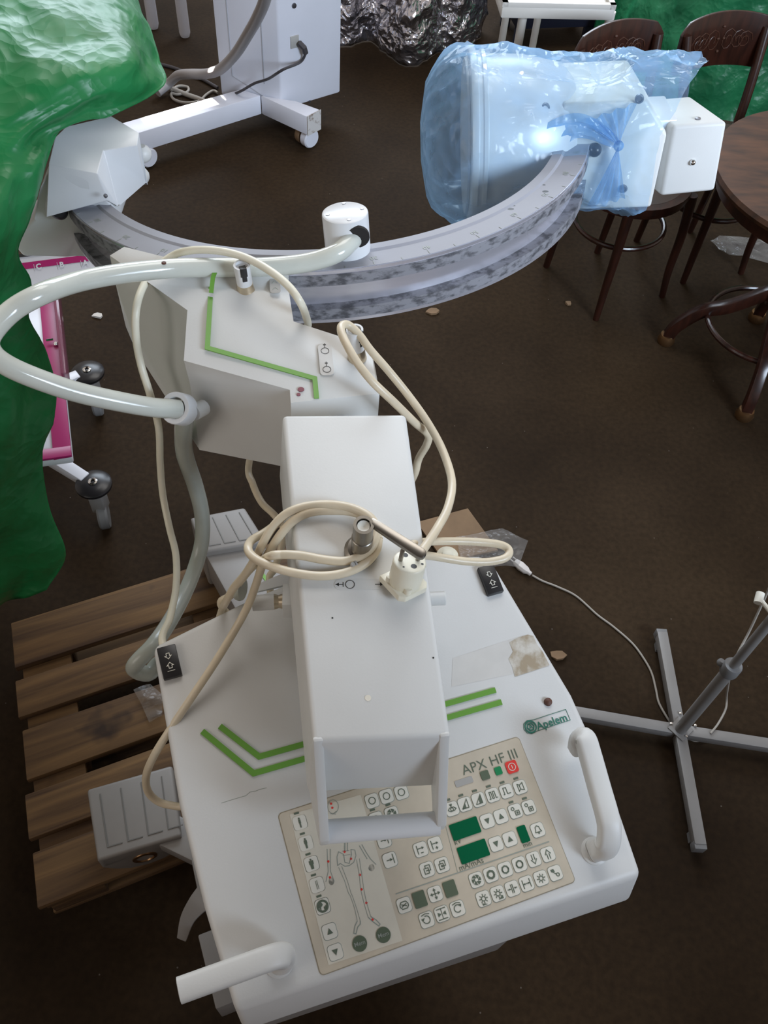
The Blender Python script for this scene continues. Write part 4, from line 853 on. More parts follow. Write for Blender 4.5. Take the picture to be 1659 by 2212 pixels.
mb = MB(); side = U.copy(); w0 = q[3]; w1 = q[2]; dn_ = Vector((0, 0, -1))
prof = [(0.0, 0), (0.0, -0.05), (0.12, -0.085), (0.28, -0.11), (0.5, -0.118), (0.72, -0.108), (0.88, -0.08), (1.0, -0.05), (1.0, 0)]
fa = [w0.lerp(w1, a)+Z*(b-0.004) for a, b in prof]; back = (q[0]-q[3])*0.97
mb.hull8([p+back for p in fa], fa); build('wheel_guard', mb, 'base_paint_shaded', wc, bevel=0.004)
mb = MB(); c = w0.lerp(w1, 0.5)+Z*-0.066; nf = (w1-w0).cross(Z).normalized(); mb.lathe(c-nf*0.004, nf, [(0, 0), (0.027, 0), (0.026, 0.006), (0.019, 0.007), (0.018, 0.003), (0, 0.003)], 24); build('wheel_hub', mb, 'brass', wc)
mb = MB(); mb.box(loc(-0.02, 0.26, -0.80), 0.17, 0.20, 0.075, U, V); build('base_frame', mb, 'base_paint_shaded', XR, bevel=0.01)
mb = MB(); oa = (q[0]+q[1]+q[2]+q[3])/4; ob = loc(-0.10, 0.14, 0); oa.z = ob.z = 0.255; od = (ob-oa).normalized(); mb.box((oa+ob)/2, (ob-oa).length/2, 0.035, 0.022, od, Z.cross(od), Z); build('outrigger', mb, 'base_paint_shaded', XR, bevel=0.004)
for su in (-0.15, 0.12):
    for sv in (0.10, 0.40):
        mb = MB(); mb.lathe(loc(su-0.015, sv, 0)-Z*0.857, U, [(0, 0), (0.045, 0), (0.048, 0.005), (0.048, 0.027), (0.045, 0.032), (0, 0.032)], 24); build('wheel', mb, 'black_plastic', XR)
for a, b, c, d in ((437, 1850, 455, 1935), (452, 2010, 492, 2170)):
    p0 = at(a, b, 0.55); p1 = at(c, d, 0.55); d_ = (p1-p0).normalized(); sd = d_.cross(Z); sd = sd if sd.x > 0 else -sd
    mb = MB(); mb.box((p0+p1)/2-Z*0.05+sd*0.03, (p1-p0).length/2, 0.05, 0.05, d_, sd, Z); build('side_rail', mb, 'base_paint_shaded', XR, bevel=0.003)
mb = MB(); pdl = cat(ats([(445, 1935, 0.56), (425, 1955, 0.55), (405, 1985, 0.53), (392, 2030, 0.50)]), 6)
mb.sweep(pdl, [(-0.022, -0.004), (0.022, -0.004), (0.022, 0.004), (-0.022, 0.004)], Z, scales=[1-0.6*k/(len(pdl)-1) for k in range(len(pdl))]); build('brake_lever', mb, 'base_paint_shaded', XR, bevel=0.002)

# ================================================================== blue bag over the intensifier
def bag():
    mb = MB(); NT_, NA = 46, 72
    prof = [(0.178, 0.02, -0.005), (0.183, 0.07, -0.005), (0.193, 0.102, -0.004), (0.215, 0.128, -0.003), (0.24, 0.146, -0.001), (0.27, 0.155, 0), (0.33, 0.150, 0), (0.40, 0.136, 0), (0.44, 0.130, 0), (0.50, 0.128, -0.004), (0.56, 0.124, -0.006), (0.62, 0.115, 0), (0.72, 0.092, 0.015)]
    def pr(t):
        for a, b in zip(prof, prof[1:]):
            if t <= b[0]: f = (t-a[0])/(b[0]-a[0]); return a[1]+(b[1]-a[1])*f, a[2]+(b[2]-a[2])*f
        return prof[-1][1:]
    R = []
    for i in range(NT_+1):
        ringp = []
        for k in range(NA):
            a = 2*PI*k/NA
            ca, sa = math.cos(a), math.sin(a)               # ca: away (DC), sa: up (DB)
            te = 0.585+0.10*max(0.0, min(1.0, 0.5+0.9*(0.75*ca+0.45*sa)))
            t = 0.178+(te-0.178)*i/NT_; r, up = pr(t)
            sq = 1.0
            if t > 0.42: sq = 1+0.13*min(1, (t-0.42)/0.06)*(abs(math.sin(2*a))**2)
            rr = r*sq
            if sa < 0: rr *= 1+0.03*(-sa)*math.exp(-((t-0.26)/0.09)**2)
            wv = noise.noise(Vector((t*11, ca*1.6, sa*1.6+5)))*0.012+noise.noise(Vector((t*30+3, ca*4, sa*4)))*0.006
            crease = abs(noise.noise(Vector((t*7+a*1.3, a*2.2-t*5, 1.7))))
            rr += wv+0.012*max(0, 0.18-crease)/0.18
            ringp.append(IO+DA*t+DC*(rr*ca)+DB*(rr*sa*0.98+up))
        R.append(ringp)
    mb.rings(R, cap=False)
    return build('plastic_bag', mb, 'blue_film', None, angle=70)
BG = bag(); tag(BG, 'thin blue plastic bag wrapped over the drum at the right end of the C-arm', 'bag')
kc = onp(1335, 312, ii(0.5, -0.105, 0), DC)
mb = MB()
for s0, s1, e0_, e1_ in ((0, 0, (1262, 262), (1375, 222)), (0, 0, (1262, 452), (1350, 428))):
    A_ = onp(*e0_, ii(0.5, -0.10, 0), DC); B_ = onp(*e1_, ii(0.5, -0.10, 0), DC); n0 = 26; R = []
    for i in range(9):
        f = i/8; row = []
        for k in range(n0+1):
            g = k/n0; p = kc.lerp(A_.lerp(B_, g), f) if f > 0 else kc+(A_.lerp(B_, g)-kc)*0.02
            p = p-DC*(0.010*math.sin(g*n0*0.9+i*0.3)*(0.25+0.75*f)*(1-0.4*f)+0.006*(1-f)); row.append(p)
        R.append(row)
    mb.rings(R, closed=False, cap=False)
mb.sphere(kc-DC*0.006, 0.009, 12)
bd_ = cat([onp(x, y, ii(0.5, -0.108, 0), DC) for x, y in ((1166, 345), (1178, 312), (1205, 288), (1245, 274), (1285, 284), (1318, 302), (1335, 312))], 6); R = []
for i, p in enumerate(bd_):
    f = i/(len(bd_)-1); tn = (bd_[min(i+1, len(bd_)-1)]-bd_[max(i-1, 0)]).normalized(); sd = tn.cross(DC).normalized(); w_ = 0.028*(1-f)**0.7+0.004
    R.append([p+sd*(w_*(k/8-0.5)*2)-DC*(0.005*math.sin(k*1.7+i*0.2)) for k in range(9)])
mb.rings(R, closed=False, cap=False)
build('gathered_knot', mb, 'blue_gather', BG, angle=80)

# ================================================================== tarps
def sheet(name, rows, m, amp, freq, cols=70, sub=4, seedv=0.0, solid=0.0012, fold=0.0, ff=9.0):
    """rows: lists of >=2 world points from one edge to the other; interpolated smoothly"""
    rs = [cat(r, 6) for r in rows]
    rs2 = []
    for r in rs:
        L_ = [0.0]
        for a, b in zip(r, r[1:]): L_.append(L_[-1]+(b-a).length)
        out = []; j = 0
        for k in range(cols+1):
            d = L_[-1]*k/cols
            while j < len(r)-2 and L_[j+1] < d: j += 1
            out.append(r[j].lerp(r[j+1], (d-L_[j])/max(1e-9, L_[j+1]-L_[j])))
        rs2.append(out)
    colsp = [cat([r[k] for r in rs2], sub) for k in range(cols+1)]
    nr = len(colsp[0]); G = [[colsp[k][i] for k in range(cols+1)] for i in range(nr)]
    mb = MB(); R = []
    for i in range(nr):
        row = []
        for k in range(cols+1):
            p = G[i][k]; a = G[min(nr-1, i+1)][k]-G[max(0, i-1)][k]; b = G[i][min(cols, k+1)]-G[i][max(0, k-1)]
            n = b.cross(a)
            n = n.normalized() if n.length > 1e-9 else Vector((0, 0, 1))
            q = p*freq+Vector((seedv, seedv*0.7, 0))
            d = noise.noise(q)*amp+noise.noise(q*2.7)*amp*0.5+(0.25-abs(noise.noise(q*1.6+Vector((9, 3, 1)))))*amp*1.2+noise.noise(q*7)*amp*0.22
            d += fold*math.sin(ff*k/cols*2*PI+2.5*noise.noise(q*0.5))*min(1, i/nr*1.4)
            edge = 1.0 if 0 < k < cols else 0.5
            row.append(p+n*d*edge)
        R.append(row)
    mb.rings(R, closed=False, cap=False)
    o = build(name, mb, m, None, angle=80)
    s = o.modifiers.new('thickness', 'SOLIDIFY'); s.thickness = solid
    return o
rows = []
def trow(pts): rows.append([at(*p) for p in pts])
trow([(-420, -260, 1.52), (-150, -260, 1.55), (100, -250, 1.52), (230, -230, 1.45), (262, -200, 1.30)])
trow([(-420, -60, 1.52), (-150, -60, 1.54), (120, -60, 1.52), (260, -50, 1.47), (292, -20, 1.36)])
trow([(-420, 60, 1.50), (-150, 60, 1.52), (130, 60, 1.51), (280, 50, 1.48), (326, 62, 1.38)])
trow([(-420, 150, 1.49), (-150, 150, 1.50), (130, 150, 1.50), (290, 130, 1.47), (345, 120, 1.39)])
trow([(-420, 230, 1.47), (-150, 230, 1.48), (110, 210, 1.48), (270, 190, 1.45), (356, 183, 1.40)])
trow([(-420, 300, 1.46), (-150, 300, 1.46), (60, 270, 1.46), (180, 248, 1.43), (246, 248, 1.415)])
trow([(-420, 380, 1.44), (-150, 380, 1.44), (0, 340, 1.44), (90, 300, 1.43), (140, 275, 1.42)])
trow([(-420, 460, 1.42), (-150, 450, 1.42), (-20, 420, 1.42), (60, 380, 1.41), (104, 350, 1.40)])
trow([(-420, 560, 1.38), (-150, 530, 1.40), (-40, 500, 1.39), (20, 470, 1.38), (66, 478, 1.32)])
trow([(-420, 680, 1.30), (-160, 620, 1.34), (-60, 580, 1.33), (0, 560, 1.32), (42, 545, 1.28)])
trow([(-420, 800, 1.20), (-200, 760, 1.24), (-80, 700, 1.24), (0, 640, 1.24), (68, 605, 1.22)])
trow([(-420, 950, 1.05), (-200, 880, 1.12), (-80, 800, 1.14), (0, 730, 1.14), (62, 685, 1.13)])
trow([(-420, 1100, 0.90), (-200, 1000, 0.98), (-80, 920, 1.0), (30, 850, 1.02), (100, 760, 1.02)])
trow([(-420, 1200, 0.75), (-200, 1100, 0.85), (-80, 1020, 0.88), (30, 950, 0.90), (122, 860, 0.90)])
trow([(-420, 1300, 0.60), (-200, 1220, 0.68), (-80, 1130, 0.74), (20, 1060, 0.77), (92, 975, 0.78)])
trow([(-420, 1400, 0.45), (-200, 1320, 0.52), (-80, 1230, 0.58), (30, 1160, 0.62), (106, 1095, 0.64)])
trow([(-420, 1480, 0.32), (-200, 1400, 0.36), (-80, 1320, 0.42), (40, 1250, 0.48), (142, 1198, 0.50)])
trow([(-420, 1540, 0.22), (-200, 1450, 0.26), (-80, 1370, 0.32), (20, 1304, 0.38), (100, 1275, 0.42)])
TP = sheet('tarpaulin', rows, 'green_tarp', 0.009, 5.0, cols=110, sub=7, fold=0.004, ff=5)
tag(TP, 'big crinkled bright green tarpaulin hanging at the left beside the metal C-arm', 'tarpaulin')
rows = []
basep = [(1262, 120), (1300, 158), (1360, 225), (1450, 280), (1560, 298), (1700, 310), (1900, 330)]
bp_ = [at(*q, 0.004) for q in basep]
for z_, dx, dy in ((0.0, 0, 0), (0.25, 0.03, 0.05), (0.5, 0.08, 0.10), (0.8, 0.13, 0.16), (1.05, 0.19, 0.24), (1.2, 0.34, 0.45), (1.22, 0.5, 0.8)):
    rows.append([p+Vector((dx*(1-k/6), dy, z_)) for k, p in enumerate(bp_)])
TP2 = sheet('tarpaulin', rows, 'far_tarp', 0.022, 6.0, cols=80, sub=8, seedv=4.2, fold=0.02, ff=6)
tag(TP2, 'dark green tarpaulin draped over a tall stack behind the brown chairs', 'tarpaulin')
# silver foil
rows = []
bp_ = [at(*q, 0.004) for q in ((650, 95), (752, 100), (800, 82), (838, 118), (880, 136), (950, 122), (985, 108), (1030, 92), (1046, 62))]
for z_, dy in ((0.0, 0), (0.15, 0.02), (0.3, 0.06), (0.5, 0.10), (0.75, 0.14), (0.95, 0.18), (1.0, 0.26)):
    rows.append([p+Vector((0.0, dy+(0.02 if k % 2 else -0.03)*(1 if z_ < 0.5 else 0.4), z_)) for k, p in enumerate(bp_)])
FO = sheet('foil_sheet', rows, 'foil', 0.030, 6.0, cols=110, sub=10, seedv=8.1, fold=0.03, ff=7)
tag(FO, 'crumpled shiny silver foil sheet draped to the floor beside the white cabinet', 'foil sheet')

# ================================================================== background cabinet on a T base
cz = 0.12
pL, pM, pR = at(478, 205, cz), at(608, 238, cz), at(735, 200, cz)
pMr = at(690, 237, cz)
CBN = empty('equipment_cabinet', Vector((pM.x, pM.y, 0)), 0, 'tall white equipment cabinet on a wheeled base at the back, by the silver foil', 'cabinet')
bk = pL+(pR-pM)
mb = MB(); tz = 1.75
mb.hull8([Vector((p.x, p.y, cz)) for p in (pL, pM, pR, bk)], [Vector((p.x, p.y, tz)) for p in (pL, pM, pR, bk)]); CB0 = build('cabinet_body', mb, 'bg_white', CBN, bevel=0.008)
dl = (pM-pL).normalized(); nl = dl.cross(Z); nl = nl if nl.y < 0 else -nl
mb = MB(); ln = (pM-pL).length
for u0 in (0.22, 0.74): ribbon(mb, [pL.lerp(pM, u0)+Z*0.10+nl*0.001, pL.lerp(pM, u0)+Z*1.6+nl*0.001], 0.004, nl, 0, 0.001)
ribbon(mb, [pL.lerp(pM, 0.22)+Z*0.10+nl*0.001, pL.lerp(pM, 0.74)+Z*0.04+nl*0.001], 0.004, nl, 0, 0.001)
build('panel_seam', mb, 'bg_grey', CB0)
dr = (pR-pM).normalized(); nr_ = dr.cross(Z); nr_ = nr_ if nr_.y < 0 else -nr_
onr = lambda px, py: onp(px, py, pM, nr_)
mb = MB(); c = onr(636, 90); mb.box(c, 0.02, 0.004, 0.025, dr, nr_, Z); SK = build('mains_socket', mb, 'key_grey', CB0, bevel=0.002)
mb = MB(); c = onr(635, 12); mb.lathe(c, nr_, [(0, -0.003), (0.011, -0.003), (0.010, 0.004), (0, 0.005)], 14); build('cabinet_screw', mb, 'screw_steel', CB0); mb = MB(); c = onr(669, 219); mb.lathe(c, nr_, [(0, -0.003), (0.006, -0.003), (0.005, 0.003), (0, 0.003)], 10); build('cabinet_screw', mb, 'screw_steel', CB0)
kx = [onr(643, 90)+nr_*0.01, onr(649, 97)+nr_*0.03, onr(652, 108)+nr_*0.03, onr(640, 128)+nr_*0.03]
kp = kx+[at(612, 150, 0.42), at(580, 170, 0.30), at(550, 180, 0.24), at(522, 196, 0.20), at(500, 206, 0.14)]
mb = MB(); mb.tube(cat(kp, 6), 0.0055, 8); mb.tube(kx[:3], 0.012, 10); build('mains_cable', mb, 'dark_cord', CBN)
gh = [(600, -330, 1.55), (598, -200, 1.30), (592, -120, 1.12), (585, -60, 0.95), (572, 0, 0.80), (555, 40, 0.68), (538, 70, 0.58), (512, 112, 0.44), (485, 142, 0.33), (465, 155, 0.27), (440, 160, 0.22), (410, 160, 0.18), (385, 163, 0.12), (365, 180, 0.05), (340, 200, 0.03)]
mb = MB(); mb.tube(cat(ats(gh), 6), 0.021, 12); build('grey_hose', mb, 'bg_hose', CBN)

bt = [at(*q, 0.17) for q in ((255, 272), (566, 178), (560, 240), (270, 318))]
br0 = at(270, 266, 0.17); br1 = at(600, 205, 0.17)
bq = [at(240, 280, 0.17), at(560, 190, 0.17), at(562, 207, 0.17), at(300, 285, 0.17)]
A1, A2 = at(255, 268, 0.17), at(520, 192, 0.17); B1, B2_ = at(295, 288, 0.17), at(563, 206, 0.17)
mb = MB(); mb.hull8([Vector((p.x, p.y, 0.085)) for p in (B1, B2_, A2, A1)], [B1, B2_, A2, A1]); BB = build('base_bar', mb, 'bg_white', CBN, bevel=0.004)
F1, F2 = at(612, 240, 0.17), at(663, 252, 0.17); F3, F4 = at(692, 237, 0.17), at(640, 218, 0.17)
dF = at(563, 206, 0.17)
mb = MB(); mb.hull8([Vector((p.x, p.y, 0.085)) for p in (dF, F2, F3, F4)], [dF, F2, F3, F4]); FT = build('base_foot', mb, 'bg_white', CBN, bevel=0.004)
mb = MB(); en = (F3-F2).normalized(); ef = en.cross(Z); ef = ef if ef.y < 0 else -ef; mb.hull8([Vector((p.x, p.y, 0.083))+ef*0.001 for p in (F2, F3)]+[Vector((p.x, p.y, 0.083))+ef*0.004 for p in (F3, F2)], [Vector((p.x, p.y, 0.172))+ef*0.001 for p in (F2, F3)]+[Vector((p.x, p.y, 0.172))+ef*0.004 for p in (F3, F2)]); build('scuffed_end', mb, 'scuffed_end', FT)
wcn = at(668, 297, 0.042); mb = MB(); wa = (Vector((0.75, -0.65, 0))).normalized(); mb.lathe(wcn-wa*0.02, wa, [(0, 0), (0.036, 0), (0.041, 0.006), (0.041, 0.034), (0.036, 0.04), (0, 0.041)], 28); CW = build('caster', mb, 'bg_white', CBN)
mb = MB(); mb.lathe(wcn-wa*0.055, wa, [(0, 0), (0.038, 0), (0.040, 0.004), (0.040, 0.026), (0, 0.026)], 24); build('caster_wheel', mb, 'brown_scrap', CW)
mb = MB(); wc2 = at(330, 330, 0.042); mb.lathe(at(318, 338, 0.05)-wa*0.02, wa, [(0, 0), (0.036, 0), (0.041, 0.006), (0.041, 0.034), (0.036, 0.04), (0, 0.041)], 28); build('caster', mb, 'bg_white', CBN)
# cords on the floor by the cabinet
mb = MB(); mb.tube(cat(ats([(368, 190, 0.012), (400, 203, 0.012), (440, 218, 0.012), (452, 230, 0.012)]), 6), 0.011, 8)
mb.tube(cat(ats([(370, 196, 0.01), (385, 186, 0.01), (405, 188, 0.01), (405, 198, 0.01), (385, 204, 0.01), (370, 202, 0.01), (375, 214, 0.01), (400, 222, 0.01), (430, 218, 0.01), (445, 205, 0.01), (460, 196, 0.01), (470, 200, 0.01)]), 6), 0.006, 8)
tag(build('beige_cord', mb, 'thin_cord', None, angle=80), 'beige cord coiled on the floor behind the white base bar', 'cord')
mb = MB(); mb.tube(cat(ats([(330, 135, 0.008), (370, 145, 0.008), (405, 158, 0.008), (435, 170, 0.008), (470, 190, 0.008)]), 6), 0.008, 8)
tag(build('black_cord', mb, 'dark_cord', None, angle=80), 'black cord running along the floor towards the white cabinet', 'cord')
# white four-legged stand far left
lg0 = at(400, 78, 0.0); SD = empty('metal_stand', (lg0.x-0.25, lg0.y+0.3, 0), 0, 'white metal-legged stand at the very back left of the cabinet', 'stand')
lean = Vector((-0.02, 0.05, 0))
for off in (Vector((0, 0, 0)), at(332, 60, 0)-lg0, Vector((-0.1, 0.62, 0)), Vector((-0.55, 0.55, 0))):
    mb = MB(); p = lg0+off; mb.tube([p, p+Z*0.02, p+lean+Z*0.95], [0.022, 0.028, 0.028], 14); build('leg', mb, 'bg_white', SD)
mb = MB(); mb.box(lg0+Vector((-0.28, 0.33, 0.96)), 0.36, 0.42, 0.02); build('stand_top', mb, 'bg_white', SD, bevel=0.004)

# ================================================================== white tray table and dark box
ta, tb_, = at(1085, 14, 0.80), at(1330, 20, 0.80)
dx = (tb_-ta).normalized(); dyv = Z.cross(dx)
WT = empty('tray_table', Vector((ta.x, ta.y, 0)), 0, 'cream-edged white metal tray table at the top edge, behind the blue bag', 'table')
cT = (ta+tb_)/2+dyv*0.45; hw_ = (tb_-ta).length/2
mb = MB(); mb.box(cT-Z*0.02, hw_, 0.45, 0.02, dx, dyv, Z); TT = build('table_top', mb, 'cream_paint', WT, bevel=0.006)
mb = MB()
for s_ in (-1, 1): mb.box(cT+Z*0.006+dyv*(0.44*s_), hw_, 0.01, 0.008, dx, dyv, Z); mb.box(cT+Z*0.006+dx*((hw_-0.01)*s_), 0.01, 0.45, 0.008, dx, dyv, Z)
build('raised_rim', mb, 'cream_paint', TT, bevel=0.002)
mb = MB(); mb.box(cT+Z*0.002, hw_-0.03, 0.42, 0.003, dx, dyv, Z); build('steel_inset', mb, 'steel_sheet', TT)
for px in (1132, 1322):
    tp = onp(px, 22, ta-Z*0.04+dyv*0.05, dyv); mb = MB(); p = Vector((tp.x, tp.y, 0)); mb.tube([p, p+Z*0.77], 0.016, 14); build('leg', mb, 'cream_paint', WT)
for sx in (0.1, 0.95): mb = MB(); p = cT+dx*(hw_-0.03)*sx+dyv*0.42; p.z = 0; mb.tube([p, p+Z*0.77], 0.016, 14); build('leg', mb, 'cream_paint', WT)
bA, bB = at(1115, 64, 0.10), at(1290, 58, 0.10); bd = (bB-bA).normalized(); bn = Z.cross(bd); BXL = (bB-bA).length
mb = MB(); mb.hull8([bA, bB, bB+bn*0.30, bA+bn*0.30], [p+Z*0.30 for p in (bA-bd*0.03, bB, bB+bn*0.30, bA+bn*0.30-bd*0.03)])
DBX = empty('storage_crate', Vector((bA.x, bA.y, 0)), 0, 'low dark navy crate on the floor beneath the cream tray table', 'crate')
build('crate_body', mb, 'navy_box', DBX, bevel=0.006)
for p in (bA+bd*0.03+bn*0.03, bB-bd*0.03+bn*0.03, bB-bd*0.03+bn*0.27, bA+bn*0.27+bd*0.03): mb = MB(); mb.box(Vector((p.x, p.y, 0.05)), 0.025, 0.025, 0.05); build('crate_foot', mb, 'navy_box', DBX)

# ================================================================== bentwood chairs
def chair(FL_, FR_, BL_, BR_, label, group, seat_z=0.47, topz=0.86, botz=0.66):
    fc_ = (FL_+FR_)/2; bc_ = (BL_+BR_)/2; ctr = (fc_+bc_)/2
    xa = ((FR_-FL_)+(BR_-BL_)).normalized(); ya = Z.cross(xa)
    R = empty('bentwood_chair', ctr, math.atan2(xa.y, xa.x), label, 'chair', group)
    sr = 0.205; sc = ctr.copy(); sc.z = seat_z
    n = 40
    def ov(r, k, sq=1.0): a = 2*PI*k/n; return xa*(r*math.cos(a))+ya*(r*0.98*math.sin(a))
    mb = MB(); mb.rings([[sc+ov(sr, k)-Z*0.038 for k in range(n)], [sc+ov(sr+0.006, k)-Z*0.02 for k in range(n)], [sc+ov(sr+0.003, k) for k in range(n)], [sc+ov(sr-0.025, k)+Z*0.001 for k in range(n)]]); ST = build('seat', mb, 'dark_wood', R)
    mb = MB(); mb.rings([[sc+ov(sr-0.026, k)+Z*0.0015 for k in range(n)], [sc+ov(sr-0.06, k)-Z*0.002 for k in range(n)], [sc+ov(0.02, k)-Z*0.004 for k in range(n)]]); build('seat_panel', mb, 'seat_wood', ST)
    for P_, inn in ((FL_, 0.10), (FR_, 0.10)):
        tp = sc+(Vector((P_.x, P_.y, seat_z))-sc)*0.88-Z*0.03; foot = Vector((P_.x, P_.y, 0)); out = (foot-Vector((sc.x, sc.y, 0))).normalized()
        mb = MB(); mb.tube(cat([tp, tp.lerp(foot, 0.35)+out*0.004, tp.lerp(foot, 0.72)-out*0.004, foot], 5), [0.019-0.007*k/15 for k in range(16)], 14); build('leg', mb, 'dark_wood', R)
    tops = []
    for P_ in (BL_, BR_):
        foot = Vector((P_.x, P_.y, 0)); sx = (P_-bc_).normalized()
        k0 = Vector((P_.x, P_.y, seat_z))-ya*0.03-sx*0.004; k1 = Vector((P_.x, P_.y, topz-0.03))+ya*0.055+sx*0.035
        tops.append(k1)
        mb = MB(); mb.tube(cat([foot, foot.lerp(k0, 0.5)-ya*0.005, k0, k0.lerp(k1, 0.5)-ya*0.008, k1], 5), [0.013+0.004*min(1, k/10) for k in range(21)], 14); build('leg', mb, 'dark_wood', R)
    mb = MB(); rz_ = seat_z*0.60; mb.tube([Vector((sc.x, sc.y, rz_))+ov(0.165, k) for k in range(n+1)], 0.0095, 10, cap=False); build('stretcher_ring', mb, 'dark_wood', R)
    # curved back panel with a rising top edge
    mid = (tops[0]+tops[1])/2; hwid = (tops[1]-tops[0]).length/2+0.022
    front, back_ = [], []
    nx_ = 24; grid = []
    for dpt in (-0.006, 0.006):
        for i in range(nx_+1):
            s = -1+2*i/nx_; bow = 0.035*(1-s*s)
            xb = mid+xa*(hwid*s)+ya*(bow+dpt)
            up = topz+0.022*(1-s*s)-0.03*max(0, abs(s)-0.86)/0.14
            lowz = botz+0.012*(1-s*s)+0.012*max(0, abs(s)-0.9)/0.1
            grid.append((Vector((xb.x, xb.y, lowz))-ya*0.012, Vector((xb.x, xb.y, up))))
    mb = MB(); R_ = []
    for i in range(nx_+1): a, b = grid[i], grid[nx_+1+i]; R_.append([a[0], b[0], b[1], a[1]])
    mb.rings(R_); BK = build('back_panel', mb, 'dark_wood', R, bevel=0.002)
    mb = MB()
    def bp2(s, t): bow = 0.035*(1-s*s); p = mid+xa*(hwid*s)+ya*(bow-0.0075-0.012*(1-t)); return Vector((p.x, p.y, botz+(topz-botz)*t+0.012))
    for side in (-1, 1):
        for base, h_ in ((0.22, 0.16), (0.50, 0.14), (0.68, 0.12)):
            pts = []
            for k in range(15): a = k/14*3.2*PI; r0 = 0.16*(1-k/18); pts.append(bp2(side*(base*0.75+r0*math.cos(a)), 0.5+h_*1.6*(1-k/18)*math.sin(a)))
            mb.tube(pts, 0.0016, 5)
    for s, t in ((0, 0.78), (0, 0.3), (-0.06, 0.55), (0.06, 0.55)): mb.sphere(bp2(s, t), 0.006, 8)
    build('pressed_carving', mb, 'carving', BK)
    return R
chair(at(1287, 690, 0), at(1430, 640, 0), at(1180, 575, 0), at(1290, 545, 0), 'dark bentwood chair with curved carved back standing behind the blue bag', None, topz=0.86, botz=0.70)
chair(at(1475, 610, 0), at(1600, 590, 0), at(1375, 520, 0), at(1490, 500, 0), 'dark bentwood chair by the right edge, its carved back against the dark green tarpaulin', None, topz=0.83, botz=0.66)

# ================================================================== round table with curved legs
tc_ = Vector((1.275, 2.47, 0)); RT = empty('round_table', tc_, 0, 'round brown wooden table with bowed brass-footed legs, cut by the right edge', 'table')
mb = MB(); mb.lathe(tc_, Z, [(0, 0.715), (0.365, 0.715), (0.38, 0.722), (0.385, 0.735), (0.38, 0.748), (0, 0.75)], 64); TTp = build('table_top', mb, 'table_wood', RT)
mb = MB(); mb.lathe(tc_, Z, [(0.34, 0.67), (0.352, 0.67), (0.352, 0.716), (0.34, 0.716)], 48, cap=False); mb.lathe(tc_, Z, [(0, 0.28), (0.045, 0.28), (0.05, 0.34), (0.04, 0.42), (0.05, 0.55), (0.07, 0.715), (0, 0.715)], 24); build('pedestal', mb, 'dark_wood', RT)
feet = [at(1437, 738, 0), at(1605, 900, 0), at(1632, 690, 0)]; feet.append(feet[1]+feet[2]-feet[0])
for f_ in feet:
    d_ = (f_-tc_); d_.z = 0; L_ = d_.length; d_.normalize()
    pts = cat([f_+Z*0.03, f_-d_*0.02+Z*0.09, f_-d_*0.08+Z*0.17, f_-d_*0.16+Z*0.215, f_-d_*(L_-0.03)+Z*0.31], 6)
    mb = MB(); mb.sweep(pts, [(-0.019, -0.02), (0.019, -0.02), (0.021, 0), (0.017, 0.02), (-0.017, 0.02), (-0.021, 0)], Z if True else Z); L0 = build('leg', mb, 'dark_wood', RT, bevel=0.003)
    mb = MB(); mb.lathe(f_, Z, [(0, 0), (0.03, 0), (0.033, 0.012), (0.028, 0.03), (0.026, 0.036), (0, 0.04)], 18); build('brass_foot', mb, 'brass', L0)
mb = MB(); mb.tube([tc_+Vector((math.cos(a*PI/20)*0.20, math.sin(a*PI/20)*0.20, 0.165)) for a in range(41)], 0.010, 10, cap=False); build('stretcher_ring', mb, 'dark_wood', RT)

# ================================================================== lamp stand with cross foot
sc_ = at(1470, 1575, 0.05); ST = empty('floor_stand', Vector((sc_.x, sc_.y, 0)), 0, 'grey pole stand on a four-armed flat foot beside the console', 'stand')
ends = [(1431, 1362), (1515, 1826), (1200, 1528), (1745, 1618)]
for q in ends:
    e = at(*q, 0.05); d_ = e-sc_; d_.z = 0; L_ = d_.length; d_.normalize(); s_ = d_.cross(Z)
    mb = MB(); mb.box(Vector((sc_.x, sc_.y, 0.035))+d_*(L_/2+0.005), L_/2-0.008, 0.0145, 0.0145, d_, s_, Z); a_ = build('foot_arm', mb, 'stand_grey', ST, bevel=0.002)
    mb = MB(); mb.box(Vector((sc_.x, sc_.y, 0.031))+d_*(L_-0.002), 0.01, 0.0152, 0.016, d_, s_, Z); build('rubber_cap', mb, 'stand_collar', a_, bevel=0.002)
    mb = MB(); mb.box(Vector((sc_.x, sc_.y, 0.0105))+d_*(L_-0.03), 0.012, 0.012, 0.0105, d_, s_, Z); build('foot_pad', mb, 'stand_collar', a_)
mb = MB(); cc = Vector((sc_.x, sc_.y, 0.05)); dxs = Vector((0.70, 0.71, 0)); mb.box(cc+Z*0.001, 0.024, 0.024, 0.002, dxs, Z.cross(dxs), Z); HB = build('hub_plate', mb, 'stand_grey', ST)
for q in ((1450, 1563), (1470, 1541), (1502, 1567), (1482, 1591)): mb = MB(); mb.lathe(at(*q, 0.053), Z, [(0, -0.002), (0.004, -0.002), (0.0035, 0.002), (0, 0.003)], 10); build('hub_screw', mb, 'chrome', HB)
jz = 0.05
for k in range(1, 900):
    if proj(Vector((sc_.x, sc_.y, k*0.001)))[0] > 1578: jz = k*0.001; break
mb = MB(); mb.tube([Vector((sc_.x, sc_.y, 0.05)), Vector((sc_.x, sc_.y, jz))], 0.0155, 20); PO = build('pole', mb, 'stand_grey', ST)
mb = MB(); mb.tube([Vector((sc_.x, sc_.y, jz-0.002)), Vector((sc_.x, sc_.y, jz+0.75))], 0.0115, 20); build('inner_pole', mb, 'stand_grey', ST)
